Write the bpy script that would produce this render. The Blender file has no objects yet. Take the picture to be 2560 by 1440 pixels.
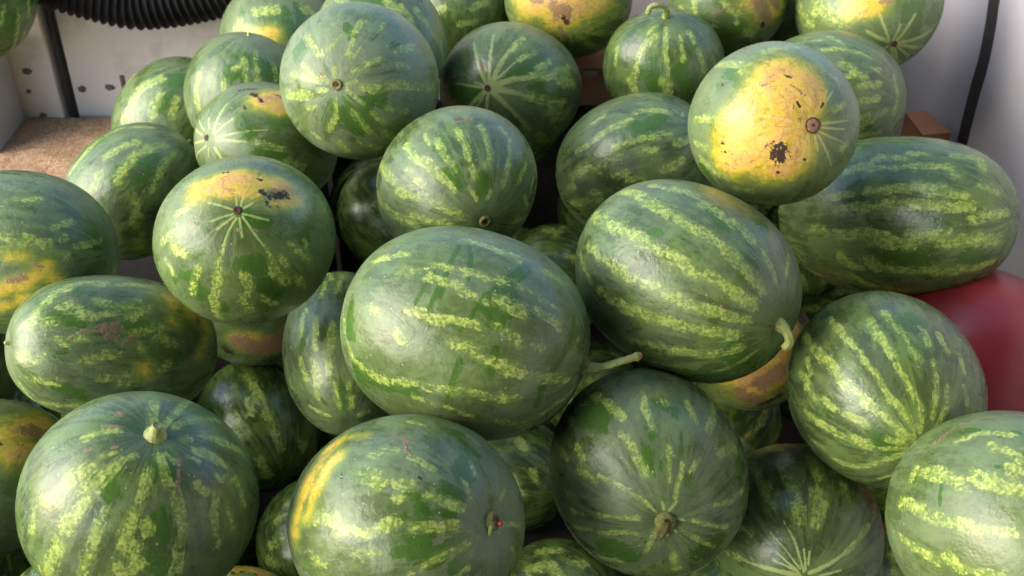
import bpy, bmesh, math, random
import numpy as np
from mathutils import Vector, Quaternion, Matrix

sc = bpy.context.scene
col = sc.collection
R = math.radians

# ---------------------------------------------------------------- camera, sky, sun, exposure
cam = bpy.data.cameras.new("camera")
cam.sensor_width = 36.0
cam.lens = 38.6
cam.clip_start = 0.05
cam.clip_end = 500.0
cam.dof.use_dof = True
cam.dof.focus_distance = 1.33
cam.dof.aperture_fstop = 7.5
camo = bpy.data.objects.new("camera", cam)
camo.location = (0, 0, 1.45)
camo.rotation_euler = (R(90 - 34), 0, 0)
col.objects.link(camo)
sc.camera = camo

SUN_EL, SUN_AZ = 28.0, -110.0          # azimuth clockwise from +Y (away from the camera); minus is left
wd = bpy.data.worlds.new("World")
sc.world = wd
wd.use_nodes = True
wn = wd.node_tree
bgn = wn.nodes["Background"]
sky = wn.nodes.new("ShaderNodeTexSky")
sky.sky_type = 'NISHITA'
sky.sun_disc = False
sky.sun_elevation = R(SUN_EL)
sky.sun_rotation = R(SUN_AZ)
sky.air_density = 1.0
sky.dust_density = 1.2
sky.ozone_density = 1.0
wn.links.new(sky.outputs[0], bgn.inputs[0])
bgn.inputs[1].default_value = 0.14

sl = bpy.data.lights.new("sun", 'SUN')
sl.energy = 1.3
sl.angle = R(58)
sl.color = (1.0, 0.94, 0.82)
so = bpy.data.objects.new("sun", sl)
d = Vector((math.sin(R(SUN_AZ)) * math.cos(R(SUN_EL)), math.cos(R(SUN_AZ)) * math.cos(R(SUN_EL)), math.sin(R(SUN_EL))))
so.rotation_euler = d.to_track_quat('Z', 'Y').to_euler()
col.objects.link(so)

sc.view_settings.view_transform = 'Standard'
sc.view_settings.look = 'None'
sc.view_settings.exposure = 1.80
sc.view_settings.gamma = 1.0
sc.cycles.max_bounces = 6
sc.cycles.diffuse_bounces = 4
sc.cycles.glossy_bounces = 3

# ---------------------------------------------------------------- helpers
def tag(o, label=None, cat=None, group=None, kind=None):
    if label: o["label"] = label
    if cat: o["category"] = cat
    if group: o["group"] = group
    if kind: o["kind"] = kind
    return o

def link_mesh(name, me, mat=None, parent=None, smooth=True):
    o = bpy.data.objects.new(name, me)
    col.objects.link(o)
    if mat is not None and len(me.materials) == 0:
        me.materials.append(mat)
    if smooth:
        me.polygons.foreach_set("use_smooth", [True] * len(me.polygons))
    if parent is not None:
        o.parent = parent
    return o

def mesh_from(name, verts, faces):
    me = bpy.data.meshes.new(name)
    me.from_pydata([tuple(v) for v in verts], [], faces)
    me.update()
    return me

def bm_obj(name, bm, mat, parent=None, smooth=False):
    me = bpy.data.meshes.new(name)
    bmesh.ops.recalc_face_normals(bm, faces=bm.faces)
    bm.to_mesh(me)
    bm.free()
    return link_mesh(name, me, mat, parent, smooth)

def box_bm(x0, x1, y0, y1, z0, z1, bevel=0.0, seg=2):
    bm = bmesh.new()
    bmesh.ops.create_cube(bm, size=1.0)
    for v in bm.verts:
        v.co = Vector(((x0 + x1) / 2 + v.co.x * (x1 - x0), (y0 + y1) / 2 + v.co.y * (y1 - y0), (z0 + z1) / 2 + v.co.z * (z1 - z0)))
    if bevel:
        bmesh.ops.bevel(bm, geom=bm.edges[:], offset=bevel, segments=seg, affect='EDGES', profile=0.5)
    return bm

def tube_mesh(name, pts, radii, n=12, caps=True, ridge=0.0):
    pts = [Vector(p) for p in pts]
    vs, fs = [], []
    up = Vector((0.31, 0.17, 0.93))
    for i, p in enumerate(pts):
        t = (pts[min(i + 1, len(pts) - 1)] - pts[max(i - 1, 0)]).normalized()
        a = t.cross(up)
        if a.length < 1e-4: a = t.cross(Vector((1, 0, 0)))
        a.normalize()
        b = t.cross(a)
        for k in range(n):
            th = 2 * math.pi * k / n
            vs.append(p + (a * math.cos(th) + b * math.sin(th)) * radii[i] * (1 + ridge * math.cos(5 * th + 0.12 * i) + ridge * 0.7 * math.sin(i * 1.9 + 2 * th)))
    for i in range(len(pts) - 1):
        for k in range(n):
            fs.append((i * n + k, i * n + (k + 1) % n, (i + 1) * n + (k + 1) % n, (i + 1) * n + k))
    if caps:
        fs.append(tuple(range(n - 1, -1, -1)))
        fs.append(tuple(range((len(pts) - 1) * n, len(pts) * n)))
    return mesh_from(name, vs, fs)

def smooth_path(pts, n):
    """Catmull-Rom resample"""
    P = [Vector(p) for p in pts]
    P = [P[0] * 2 - P[1]] + P + [P[-1] * 2 - P[-2]]
    out = []
    segs = len(P) - 3
    for k in range(n + 1):
        u = k / n * segs
        i = min(int(u), segs - 1)
        t = u - i
        p0, p1, p2, p3 = P[i:i + 4]
        out.append(0.5 * ((2 * p1) + (p2 - p0) * t + (2 * p0 - 5 * p1 + 4 * p2 - p3) * t * t + (3 * p1 - p0 - 3 * p2 + p3) * t ** 3))
    return out

# ---------------------------------------------------------------- node helpers
class NT:
    def __init__(self, name):
        self.m = bpy.data.materials.new(name)
        self.m.use_nodes = True
        self.t = self.m.node_tree
        self.bsdf = self.t.nodes["Principled BSDF"]
    def n(self, typ, **kw):
        nd = self.t.nodes.new(typ)
        for k, v in kw.items(): setattr(nd, k, v)
        return nd
    def put(self, sock, v):
        if isinstance(v, bpy.types.NodeSocket): self.t.links.new(v, sock)
        elif v is not None:
            if sock.type == 'RGBA' and len(v) == 3: v = (*v, 1.0)
            sock.default_value = v
    def math(self, op, a, b=None, c=None, clamp=False):
        nd = self.n("ShaderNodeMath", operation=op, use_clamp=clamp)
        self.put(nd.inputs[0], a); self.put(nd.inputs[1], b)
        if c is not None: self.put(nd.inputs[2], c)
        return nd.outputs[0]
    def sstep(self, x, lo, hi, a=0.0, b=1.0):
        nd = self.n("ShaderNodeMapRange", interpolation_type='SMOOTHSTEP')
        for i, v in enumerate((x, lo, hi, a, b)): self.put(nd.inputs[i], v)
        return nd.outputs[0]
    def lin(self, x, lo, hi, a=0.0, b=1.0):
        nd = self.n("ShaderNodeMapRange")
        for i, v in enumerate((x, lo, hi, a, b)): self.put(nd.inputs[i], v)
        return nd.outputs[0]
    def mix(self, f, a, b):
        nd = self.n("ShaderNodeMix", data_type='RGBA')
        self.put(nd.inputs[0], f); self.put(nd.inputs[6], a); self.put(nd.inputs[7], b)
        return nd.outputs[2]
    def noise(self, vec, scale, detail=3.0, rough=0.55, dist=0.0):
        nd = self.n("ShaderNodeTexNoise")
        self.put(nd.inputs["Vector"], vec); self.put(nd.inputs["Scale"], scale)
        self.put(nd.inputs["Detail"], detail); self.put(nd.inputs["Roughness"], rough); self.put(nd.inputs["Distortion"], dist)
        return nd.outputs[0]
    def attr(self, name, typ='GEOMETRY'):
        nd = self.n("ShaderNodeAttribute", attribute_name=name, attribute_type=typ)
        return nd.outputs["Fac"]
    def bump(self, h, strength, dist, normal=None):
        nd = self.n("ShaderNodeBump")
        self.put(nd.inputs["Strength"], strength); self.put(nd.inputs["Distance"], dist); self.put(nd.inputs["Height"], h)
        if normal is not None: self.put(nd.inputs["Normal"], normal)
        return nd.outputs[0]
    def obj(self):
        return self.n("ShaderNodeTexCoord").outputs["Object"]

def plain(name, colr, rough=0.5, var=0.15, scale=20.0, bump=0.0, bscale=120.0, metal=0.0, dirt=None, spec=0.5):
    N = NT(name)
    P = N.obj()
    nz = N.noise(P, scale, 4.0)
    dk = tuple(c * (1 - var) for c in colr); lt = tuple(min(1, c * (1 + var)) for c in colr)
    c = N.mix(N.lin(nz, 0.3, 0.7), dk, lt)
    if dirt:
        c = N.mix(N.math('MULTIPLY', N.sstep(N.noise(P, dirt[1], 5.0, 0.65), 0.5, 0.72), dirt[2]), c, dirt[0])
    N.put(N.bsdf.inputs["Base Color"], c)
    N.put(N.bsdf.inputs["Roughness"], N.lin(nz, 0.3, 0.7, rough * 0.9, min(1, rough * 1.1)))
    N.bsdf.inputs["Metallic"].default_value = metal
    N.bsdf.inputs["Specular IOR Level"].default_value = spec
    if bump:
        N.put(N.bsdf.inputs["Normal"], N.bump(N.noise(P, bscale, 4.0), bump, 0.004))
    return N.m

# ---------------------------------------------------------------- the rind material (one for every melon; object properties vary it)
def rind_material():
    N = NT("watermelon_rind")
    O = N.obj()
    seed = N.attr("seed", 'OBJECT'); bloomA = N.attr("bloom", 'OBJECT'); tone = N.attr("tone", 'OBJECT')
    off = N.n("ShaderNodeCombineXYZ")
    N.put(off.inputs[0], N.math('MULTIPLY', seed, 1.37)); N.put(off.inputs[1], N.math('MULTIPLY', seed, 2.71)); N.put(off.inputs[2], seed)
    add = N.n("ShaderNodeVectorMath", operation='ADD')
    N.put(add.inputs[0], O); N.put(add.inputs[1], off.outputs[0])
    P = add.outputs[0]
    sp = N.n("ShaderNodeSeparateXYZ"); N.put(sp.inputs[0], O)
    # meridian-stretched coordinates: (angle, height)
    ang = N.math('ARCTAN2', sp.outputs[1], sp.outputs[0])
    cs = N.n("ShaderNodeCombineXYZ")
    N.put(cs.inputs[0], N.math('MULTIPLY', N.math('COSINE', ang), 0.35)); N.put(cs.inputs[1], N.math('MULTIPLY', N.math('SINE', ang), 0.35))
    N.put(cs.inputs[2], N.math('ADD', N.math('MULTIPLY', sp.outputs[2], 0.9), seed))
    Q = cs.outputs[0]

    n_lace = N.noise(P, 90.0, 6.0, 0.70, 0.8)
    n_fine = N.noise(P, 260.0, 4.0, 0.65)
    n_mid = N.noise(P, 22.0, 4.0, 0.55, 0.4)
    n_big = N.noise(P, 7.0, 3.0, 0.5, 0.8)
    n_mer = N.noise(Q, 30.0, 4.0, 0.6)

    wv = N.n("ShaderNodeVectorMath", operation='ADD')
    nv = N.n("ShaderNodeTexNoise"); N.put(nv.inputs["Vector"], P); N.put(nv.inputs["Scale"], 40.0); N.put(nv.inputs["Detail"], 3.0)
    scl = N.n("ShaderNodeVectorMath", operation='SCALE'); N.put(scl.inputs[0], nv.outputs["Color"]); scl.inputs["Scale"].default_value = 0.03
    N.put(wv.inputs[0], P); N.put(wv.inputs[1], scl.outputs[0])
    ve = N.n("ShaderNodeTexVoronoi", feature='DISTANCE_TO_EDGE'); N.put(ve.inputs["Vector"], wv.outputs[0]); N.put(ve.inputs["Scale"], 70.0)
    st = N.attr("stripe"); ray = N.attr("ray"); spot = N.attr("spot"); rub = N.attr("rub"); scar = N.attr("scar"); dirt = N.attr("dirt")
    n_brk = N.noise(P, 30.0, 2.0, 0.5)
    n_fil = N.noise(Q, 58.0, 5.0, 0.65, 0.5)
    jag = N.math('ADD', N.math('ADD', N.math('MULTIPLY', N.math('SUBTRACT', n_lace, 0.5), 1.7), N.math('MULTIPLY', N.math('SUBTRACT', n_fil, 0.5), 3.2)), N.math('MULTIPLY', N.math('SUBTRACT', n_fine, 0.5), 1.3))
    jag = N.math('ADD', jag, N.math('MULTIPLY', N.math('SUBTRACT', n_brk, 0.53), 2.0))
    jag = N.math('MULTIPLY', jag, N.math('MINIMUM', N.math('ADD', N.math('MULTIPLY', st, 2.2), 0.12), 1.0))
    sv = N.math('ADD', st, jag)
    s_core = N.sstep(sv, 0.42, 0.77)
    s_aura = N.math('MULTIPLY', N.sstep(N.math('ADD', st, N.math('MULTIPLY', jag, 0.5)), 0.02, 0.75), 0.42)

    # skin under the wax
    base = N.mix(N.sstep(N.math('ADD', N.math('ADD', N.math('MULTIPLY', n_mid, 0.7), N.math('MULTIPLY', n_lace, 0.3)), N.math('MULTIPLY', N.math('SUBTRACT', n_mer, 0.5), 0.9)), 0.40, 0.60), DEEP, MIDG)
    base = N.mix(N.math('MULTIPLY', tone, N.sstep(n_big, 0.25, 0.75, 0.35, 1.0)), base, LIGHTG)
    # rubbed patches: no wax, clear saturated green
    rj = N.math('ADD', rub, N.math('MULTIPLY', N.math('ADD', N.math('MULTIPLY', N.math('SUBTRACT', n_mid, 0.54), 2.6), N.math('MULTIPLY', N.math('SUBTRACT', n_mer, 0.52), 2.0)), N.math('MINIMUM', N.math('MULTIPLY', rub, 5.0), 1.0)))
    r_m = N.sstep(rj, 0.36, 0.62)
    sk = N.math('ADD', N.attr("streak"), N.math('MULTIPLY', N.math('ADD', N.math('SUBTRACT', n_fine, 0.5), N.math('SUBTRACT', n_lace, 0.5)), 0.45))
    r_m = N.math('MAXIMUM', r_m, N.math('MULTIPLY', N.sstep(sk, 0.26, 0.60), 1.0))
    base = N.mix(N.math('MULTIPLY', r_m, 0.80), base, RUBG)
    # wax bloom, wiped away in uneven patches
    wp = N.noise(P, 9.0, 6.0, 0.6, 1.2)
    wipe = N.sstep(N.math('ADD', wp, N.math('MULTIPLY', N.math('SUBTRACT', n_mer, 0.5), 0.35)), 0.43, 0.53)
    wax = N.math('MULTIPLY', bloomA, N.math('ADD', 0.34, N.math('MULTIPLY', wipe, 0.76)))
    wax = N.math('MULTIPLY', wax, N.math('SUBTRACT', 1.0, N.math('MULTIPLY', r_m, 0.92)))
    wax = N.math('MULTIPLY', wax, N.lin(n_fine, 0.3, 0.7, 0.86, 1.08), clamp=True)
    c = N.mix(s_aura, base, AURA)
    stripe_c = N.mix(N.sstep(N.math('ADD', N.math('MULTIPLY', n_fine, 0.5), N.math('MULTIPLY', n_lace, 0.5)), 0.43, 0.58), STRIPE_D, STRIPE_L)
    feather = N.math('MULTIPLY', N.sstep(N.math('ADD', st, N.math('MULTIPLY', N.math('SUBTRACT', n_fil, 0.5), 1.6)), 0.10, 0.60), N.sstep(ve.outputs['Distance'], 0.0, 0.22, 0.75, 0.0))
    s_core = N.math('MAXIMUM', s_core, N.math('MULTIPLY', feather, 0.8))
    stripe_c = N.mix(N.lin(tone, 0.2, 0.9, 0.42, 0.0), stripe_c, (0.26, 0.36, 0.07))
    c = N.mix(N.math('MULTIPLY', s_core, 0.88), c, stripe_c)
    c = N.mix(N.math('MULTIPLY', wax, N.math('SUBTRACT', 0.66, N.math('MULTIPLY', s_core, 0.36))), c, WAX)
    # rays round the blossom end
    rv = N.sstep(N.math('ADD', ray, N.math('MULTIPLY', N.math('ADD', N.math('SUBTRACT', n_fine, 0.5), N.math('MULTIPLY', N.math('SUBTRACT', n_fil, 0.5), 1.2)), 0.8)), 0.42, 0.80)
    # ground spot
    spj = N.math('ADD', spot, N.math('ADD', N.math('MULTIPLY', N.math('SUBTRACT', n_mid, 0.52), 1.5), N.math('ADD', N.math('MULTIPLY', N.math('SUBTRACT', n_lace, 0.5), 0.7), N.math('MULTIPLY', N.math('SUBTRACT', n_mer, 0.5), 0.6))))
    spj = N.math('MULTIPLY', spj, N.math('MINIMUM', N.math('MULTIPLY', spot, 4.0), 1.0))
    ramp = N.n("ShaderNodeValToRGB")
    cr = ramp.color_ramp
    cr.elements[0].position = 0.0; cr.elements[0].color = (0.17, 0.25, 0.035, 1)
    cr.elements[1].position = 1.0; cr.elements[1].color = (0.68, 0.40, 0.12, 1)
    for p_, c_ in ((0.28, (0.36, 0.37, 0.04)), (0.52, (0.62, 0.49, 0.05)), (0.80, (0.74, 0.49, 0.075))):
        e = cr.elements.new(p_); e.color = (*c_, 1)
    N.put(ramp.inputs[0], N.lin(spj, 0.12, 1.05))
    c = N.mix(N.math('MULTIPLY', N.sstep(N.math('ADD', spot, N.math('MULTIPLY', N.math('SUBTRACT', n_mid, 0.5), 0.25)), 0.0, 0.40), 0.62), c, (0.27, 0.31, 0.055))
    c = N.mix(N.sstep(spj, 0.12, 0.95), c, ramp.outputs[0])
    fleck = N.sstep(N.math('ADD', N.noise(P, 130.0, 5.0, 0.75, 0.8), N.math('MULTIPLY', spj, 0.10)), 0.66, 0.74)
    c = N.mix(N.math('MULTIPLY', fleck, N.sstep(spj, 0.25, 0.7, 0.0, 0.75)), c, (0.26, 0.13, 0.05))
    c = N.mix(N.math('MULTIPLY', rv, N.sstep(spot, 0.1, 0.7, 0.92, 0.62)), c, N.mix(N.sstep(spot, 0.1, 0.6), RAYC, (0.66, 0.56, 0.20)))
    # cork scars and soil
    scj = N.sstep(N.math('ADD', N.math('MULTIPLY', scar, 0.85), N.math('MULTIPLY', N.math('ADD', N.math('SUBTRACT', n_lace, 0.5), N.math('MULTIPLY', N.math('SUBTRACT', n_fine, 0.5), 0.8)), N.math('MINIMUM', N.math('MULTIPLY', scar, 5.0), 1.7))), 0.34, 0.66)
    c = N.mix(N.math('MULTIPLY', scj, 0.85), c, N.mix(N.sstep(n_fine, 0.35, 0.65), (0.21, 0.105, 0.055), (0.34, 0.20, 0.12)))
    dj = N.math('ADD', dirt, N.math('ADD', N.math('MULTIPLY', N.math('SUBTRACT', N.noise(P, 120.0, 6.0, 0.75), 0.52), 3.6), N.math('MULTIPLY', N.math('SUBTRACT', n_fine, 0.5), 0.7)))
    dm = N.sstep(N.math('MULTIPLY', dj, N.math('MINIMUM', N.math('MULTIPLY', dirt, 5.0), 1.0)), 0.46, 0.60)
    c = N.mix(dm, c, (0.045, 0.022, 0.018))
    # faint veining and fine scratches through the wax
    vein = N.sstep(ve.outputs["Distance"], 0.0, 0.16, 1.0, 0.0)
    c = N.mix(N.math('MULTIPLY', vein, N.sstep(n_brk, 0.4, 0.65, 0.02, 0.28)), c, DEEP)
    mpn = N.n("ShaderNodeMapping"); N.put(mpn.inputs["Vector"], P)
    mpn.inputs["Rotation"].default_value = (0.5, 0.9, 0.3); mpn.inputs["Scale"].default_value = (420.0, 420.0, 14.0)
    scr = N.sstep(N.noise(mpn.outputs[0], 1.0, 2.0, 0.6), 0.66, 0.76)
    c = N.mix(N.math('MULTIPLY', scr, N.sstep(n_big, 0.45, 0.68, 0.0, 0.35)), c, (0.42, 0.46, 0.33))
    mp2 = N.n("ShaderNodeMapping"); N.put(mp2.inputs["Vector"], P)
    mp2.inputs["Rotation"].default_value = (1.3, 0.2, 0.8); mp2.inputs["Scale"].default_value = (130.0, 130.0, 8.0)
    scd = N.sstep(N.noise(mp2.outputs[0], 1.0, 3.0, 0.6), 0.62, 0.74)
    c = N.mix(N.math('MULTIPLY', scd, N.sstep(wp, 0.40, 0.62, 0.0, 0.30)), c, DEEP)
    # pale specks of dust and small nicks
    vor = N.n("ShaderNodeTexVoronoi"); N.put(vor.inputs["Vector"], P); N.put(vor.inputs["Scale"], 170.0)
    sepc = N.n("ShaderNodeSeparateColor"); N.put(sepc.inputs[0], vor.outputs["Color"])
    speck = N.math('MULTIPLY', N.math('LESS_THAN', vor.outputs["Distance"], N.math('MULTIPLY', sepc.outputs[1], 0.20)), N.math('LESS_THAN', sepc.outputs[0], N.lin(n_big, 0.35, 0.65, 0.04, 0.38)))
    c = N.mix(N.math('MULTIPLY', speck, 0.6), c, (0.50, 0.52, 0.42))
    N.put(N.bsdf.inputs["Base Color"], c)
    ro = N.math('ADD', N.lin(wax, 0.0, 0.8, 0.22, 0.47), N.math('MULTIPLY', N.math('SUBTRACT', n_mid, 0.5), 0.16))
    ro = N.math('ADD', ro, N.math('MULTIPLY', N.math('ADD', scj, dm), 0.3), clamp=True)
    N.put(N.bsdf.inputs["Roughness"], ro)
    N.bsdf.inputs["Specular IOR Level"].default_value = 0.5
    hgt = N.math('ADD', N.math('MULTIPLY', n_mid, 0.8), N.math('MULTIPLY', n_fine, 0.10))
    hgt = N.math('ADD', hgt, N.math('MULTIPLY', N.math('ADD', scj, dm), 0.12))
    N.put(N.bsdf.inputs["Normal"], N.bump(hgt, 0.5, 0.007))
    return N.m

DEEP = (0.026, 0.052, 0.009)
MIDG = (0.092, 0.160, 0.026)
LIGHTG = (0.150, 0.215, 0.060)
RUBG = (0.048, 0.125, 0.016)
AURA = (0.120, 0.210, 0.045)
STRIPE_D = (0.160, 0.260, 0.032)
STRIPE_L = (0.540, 0.610, 0.150)
RAYC = (0.370, 0.450, 0.150)
WAX = (0.205, 0.262, 0.168)
RIND = rind_material()

STEM_G = plain("stem_green", (0.30, 0.35, 0.10), 0.5, 0.25, 90.0, 0.4, 300.0, dirt=((0.30, 0.18, 0.07), 60.0, 0.5))
STEM_D = plain("stem_dry", (0.17, 0.17, 0.045), 0.7, 0.35, 160.0, 0.6, 300.0, dirt=((0.10, 0.06, 0.03), 120.0, 0.7))
SCARM = plain("blossom_scar_cork", (0.085, 0.035, 0.022), 0.8, 0.5, 400.0, 0.6, 600.0)
SCARL = plain("blossom_scar_tan", (0.36, 0.19, 0.11), 0.8, 0.3, 300.0, 0.5, 500.0)
SCARR = plain("blossom_scar_rim", (0.10, 0.045, 0.03), 0.8, 0.5, 500.0, 0.5, 600.0)
REDM = plain("red_bud", (0.35, 0.02, 0.02), 0.4, 0.2, 200.0)
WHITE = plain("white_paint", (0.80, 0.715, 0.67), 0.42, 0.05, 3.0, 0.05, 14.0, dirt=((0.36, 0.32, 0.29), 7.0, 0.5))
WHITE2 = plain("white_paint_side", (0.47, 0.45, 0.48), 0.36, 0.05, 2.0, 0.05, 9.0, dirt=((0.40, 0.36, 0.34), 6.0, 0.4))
BLACK = plain("black_rubber", (0.022, 0.020, 0.018), 0.6, 0.3, 60.0, 0.2, 200.0, dirt=((0.09, 0.07, 0.055), 40.0, 0.35))
HOSE = plain("black_plastic_hose", (0.012, 0.010, 0.010), 0.62, 0.3, 50.0, spec=0.2, dirt=((0.03, 0.022, 0.018), 30.0, 0.4))
CARTON = plain("cardboard", (0.34, 0.16, 0.075), 0.85, 0.12, 14.0, 0.1, 200.0, dirt=((0.20, 0.09, 0.04), 9.0, 0.4))
DARKM = plain("dark_hole", (0.015, 0.012, 0.010), 0.9, 0.2, 50.0)
STAIN = plain("rusty_screw", (0.15, 0.12, 0.10), 0.7, 0.4, 200.0)
REDP = plain("red_paint", (0.26, 0.022, 0.028), 0.36, 0.1, 8.0, 0.04, 20.0, dirt=((0.16, 0.05, 0.05), 12.0, 0.3))
PALEP = plain("pale_red_rim", (0.26, 0.026, 0.032), 0.4, 0.1, 30.0)
BLOCKERM = plain("light_blocker_dark", (0.05, 0.048, 0.045), 0.8, 0.1, 4.0)  # near-black surface of the added light-blocking panels
GROUNDM = plain("asphalt", (0.06, 0.058, 0.056), 0.9, 0.2, 3.0, 0.3, 40.0)
FLOORM = plain("floor_dirt_gap_shade", (0.014, 0.012, 0.010), 0.9, 0.4, 20.0, 0.4, 60.0)  # bed floor, and the ledge sides where it stands in for shade

def carpet_material():
    N = NT("brown_carpet")
    P = N.obj()
    a = N.noise(P, 55.0, 6.0, 0.7, 1.5)
    b = N.noise(P, 260.0, 3.0, 0.7)
    g = N.noise(P, 5.0, 3.0)
    c = N.mix(N.sstep(N.math('ADD', N.math('MULTIPLY', a, 0.6), N.math('MULTIPLY', b, 0.4)), 0.36, 0.64), (0.36, 0.19, 0.09), (0.84, 0.57, 0.37))
    c = N.mix(N.sstep(g, 0.5, 0.7, 0.0, 0.5), c, (0.20, 0.13, 0.06))
    N.put(N.bsdf.inputs["Base Color"], c)
    N.bsdf.inputs["Roughness"].default_value = 0.95
    N.bsdf.inputs["Specular IOR Level"].default_value = 0.1
    N.put(N.bsdf.inputs["Normal"], N.bump(N.math('ADD', a, b), 0.8, 0.01))
    return N.m
CARPET = carpet_material()

# ---------------------------------------------------------------- the setting: a white truck bed
XL, XR, YB = -1.115, 0.955, 2.335
ZF = -0.18
bm = box_bm(-1.6, 1.05, -0.6, 2.5, ZF - 0.06, ZF)
tag(bm_obj("bed_floor", bm, FLOORM), "dark dirty floor of the truck bed under the melons", kind='structure')

tag(bm_obj("tailgate", box_bm(-1.6, 1.05, 0.52, 0.56, ZF, 0.34, 0.006), WHITE2), "unseen white tailgate added to block low front light", kind='structure')  # added below the view to keep low front light off the heap
tag(bm_obj("top_light_blocker", box_bm(-1.75, 2.6, -3.2, 0.95, 2.15, 2.19), BLOCKERM), "unseen dark panel added overhead to block light from the camera side", kind='structure')  # added panel out of view, cuts light from above the camera
tag(bm_obj("front_light_blocker", box_bm(-1.3, 2.6, -3.24, -3.2, -0.75, 2.15), BLOCKERM), "unseen dark panel added behind the camera to block front light", kind='structure')  # added panel behind the camera, cuts the front light
tag(bm_obj("side_light_blocker", box_bm(2.56, 2.6, -3.2, 0.95, -0.75, 2.15), BLOCKERM), "unseen dark panel added on the right to block side light", kind='structure')  # added panel out of view, cuts light from the right
bm = bmesh.new()
bmesh.ops.create_grid(bm, x_segments=8, y_segments=8, size=60.0)
bmesh.ops.translate(bm, vec=(0, 0, -0.75), verts=bm.verts)
tag(bm_obj("ground", bm, GROUNDM), "grey asphalt ground round the truck", kind='structure')

# back wall: main sheet, proud corner panel on the left, black seal between
bw = tag(bm_obj("back_wall", box_bm(-1.003, XR + 0.02, YB, YB + 0.03, ZF, 1.02), WHITE), "dirty white painted back wall of the truck bed", kind='structure')
bm_obj("gap_shade_strip", box_bm(-0.43, XR - 0.10, YB - 0.014, YB - 0.002, ZF, 0.40, 0.003), BLACK, bw)  # added dark strip, stands in for shade seen through the gaps
cp = bm_obj("corner_panel", box_bm(-1.20, -1.030, YB - 0.022, YB + 0.03, ZF, 1.02, 0.004), WHITE, bw)
sealb = bm_obj("rubber_seal", box_bm(-1.024, -1.0085, YB - 0.010, YB + 0.028, ZF, 1.015, 0.004), BLACK, bw)

def disc_on_wall(name, x, z, y, rx, rz, depth, mat, parent, irregular=0.0, seed=0):
    rnd = random.Random(seed)
    n = 16
    vs, fs = [], []
    for ring, (s, h) in enumerate(((1.0, 0.0), (0.8, depth), (0.35, depth * 1.1))):
        for k in range(n):
            a = 2 * math.pi * k / n
            q = 1 + irregular * (rnd.random() - 0.5)
            vs.append((x + rx * s * q * math.cos(a), y - h, z + rz * s * q * math.sin(a)))
    vs.append((x, y - depth * 0.8, z))
    for r_ in range(2):
        for k in range(n):
            fs.append((r_ * n + k, r_ * n + (k + 1) % n, (r_ + 1) * n + (k + 1) % n, (r_ + 1) * n + k))
    for k in range(n):
        fs.append((2 * n + k, 2 * n + (k + 1) % n, 3 * n))
    return link_mesh(name, mesh_from(name, vs, fs), mat, parent)
disc_on_wall("screw", -1.0871, 0.4762, 2.3127, 0.0110, 0.0075, 0.004, STAIN, cp, 0.35, 0)
disc_on_wall("screw", -1.0954, 0.4280, 2.3127, 0.0060, 0.0050, 0.004, STAIN, cp, 0.35, 1)
disc_on_wall("screw", -1.0767, 0.3697, 2.3127, 0.0080, 0.0060, 0.004, STAIN, cp, 0.35, 2)
disc_on_wall("screw", -0.9827, 0.4242, 2.3347, 0.0100, 0.0080, 0.004, STAIN, bw, 0.35, 3)
disc_on_wall("screw", -0.9180, 0.4281, 2.3347, 0.0110, 0.0080, 0.004, STAIN, bw, 0.35, 4)
bm_obj("clip", box_bm(-0.8906, -0.8816, 2.3310, 2.3360, 0.4242, 0.4573, 0.001, 1), STAIN, bw)

# right wall with a rounded corner, black strip and rivets
def right_wall():
    prof = []
    r = 0.09
    prof.append((XR - 0.30, YB - 0.004))
    for k in range(9):
        a = math.pi / 2 * k / 8
        prof.append((XR - r + r * math.sin(a), YB - 0.004 - r + r * math.cos(a)))
    for y in (2.1, 1.9, 1.6, 1.2, 0.8, 0.3, -0.3):
        prof.append((XR + 0.006 * math.sin((2.2 - y) * 2.2), y))
    zs = [ZF, 0.0, 0.2, 0.35, 0.5, 0.65, 0.8, 0.95, 1.02]
    vs = [(x, y, z) for z in zs for x, y in prof]
    n = len(prof)
    fs = [(j * n + i, j * n + i + 1, (j + 1) * n + i + 1, (j + 1) * n + i) for j in range(len(zs) - 1) for i in range(n - 1)]
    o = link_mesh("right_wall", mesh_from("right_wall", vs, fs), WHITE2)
    md = o.modifiers.new("thickness", 'SOLIDIFY'); md.thickness = 0.02; md.offset = 1.0
    return tag(o, "white painted right side wall of the truck bed with a black strip", kind='structure')
rw = right_wall()
STRIP = [(2.0847, 0.7903), (2.0812, 0.7211), (2.0703, 0.6767), (2.0613, 0.6059), (2.066, 0.5266), (2.0652, 0.4282), (2.0603, 0.3559), (2.0449, 0.2773)]
def wall_strip():
    pts = smooth_path([Vector((XR, y, z)) for y, z in STRIP], 24)
    vs, fs = [], []
    for i, p in enumerate(pts):
        t = (pts[min(i + 1, 24)] - pts[max(i - 1, 0)]).normalized()
        s = Vector((0, t.z, -t.y))
        if s.y < 0: s = -s
        w = 0.039
        for (a, h) in ((-w, 0.0), (-w, 0.012), (-w * 0.6, 0.018), (w * 0.6, 0.018), (w, 0.012), (w, 0.0)):
            vs.append(p + s * a + Vector((-h - 0.001, 0, 0)))
    for i in range(24):
        for k in range(5):
            fs.append((i * 6 + k, i * 6 + k + 1, (i + 1) * 6 + k + 1, (i + 1) * 6 + k))
    return link_mesh("rubber_strip", mesh_from("rubber_strip", vs, fs), BLACK, rw, smooth=False)
wall_strip()
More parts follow.
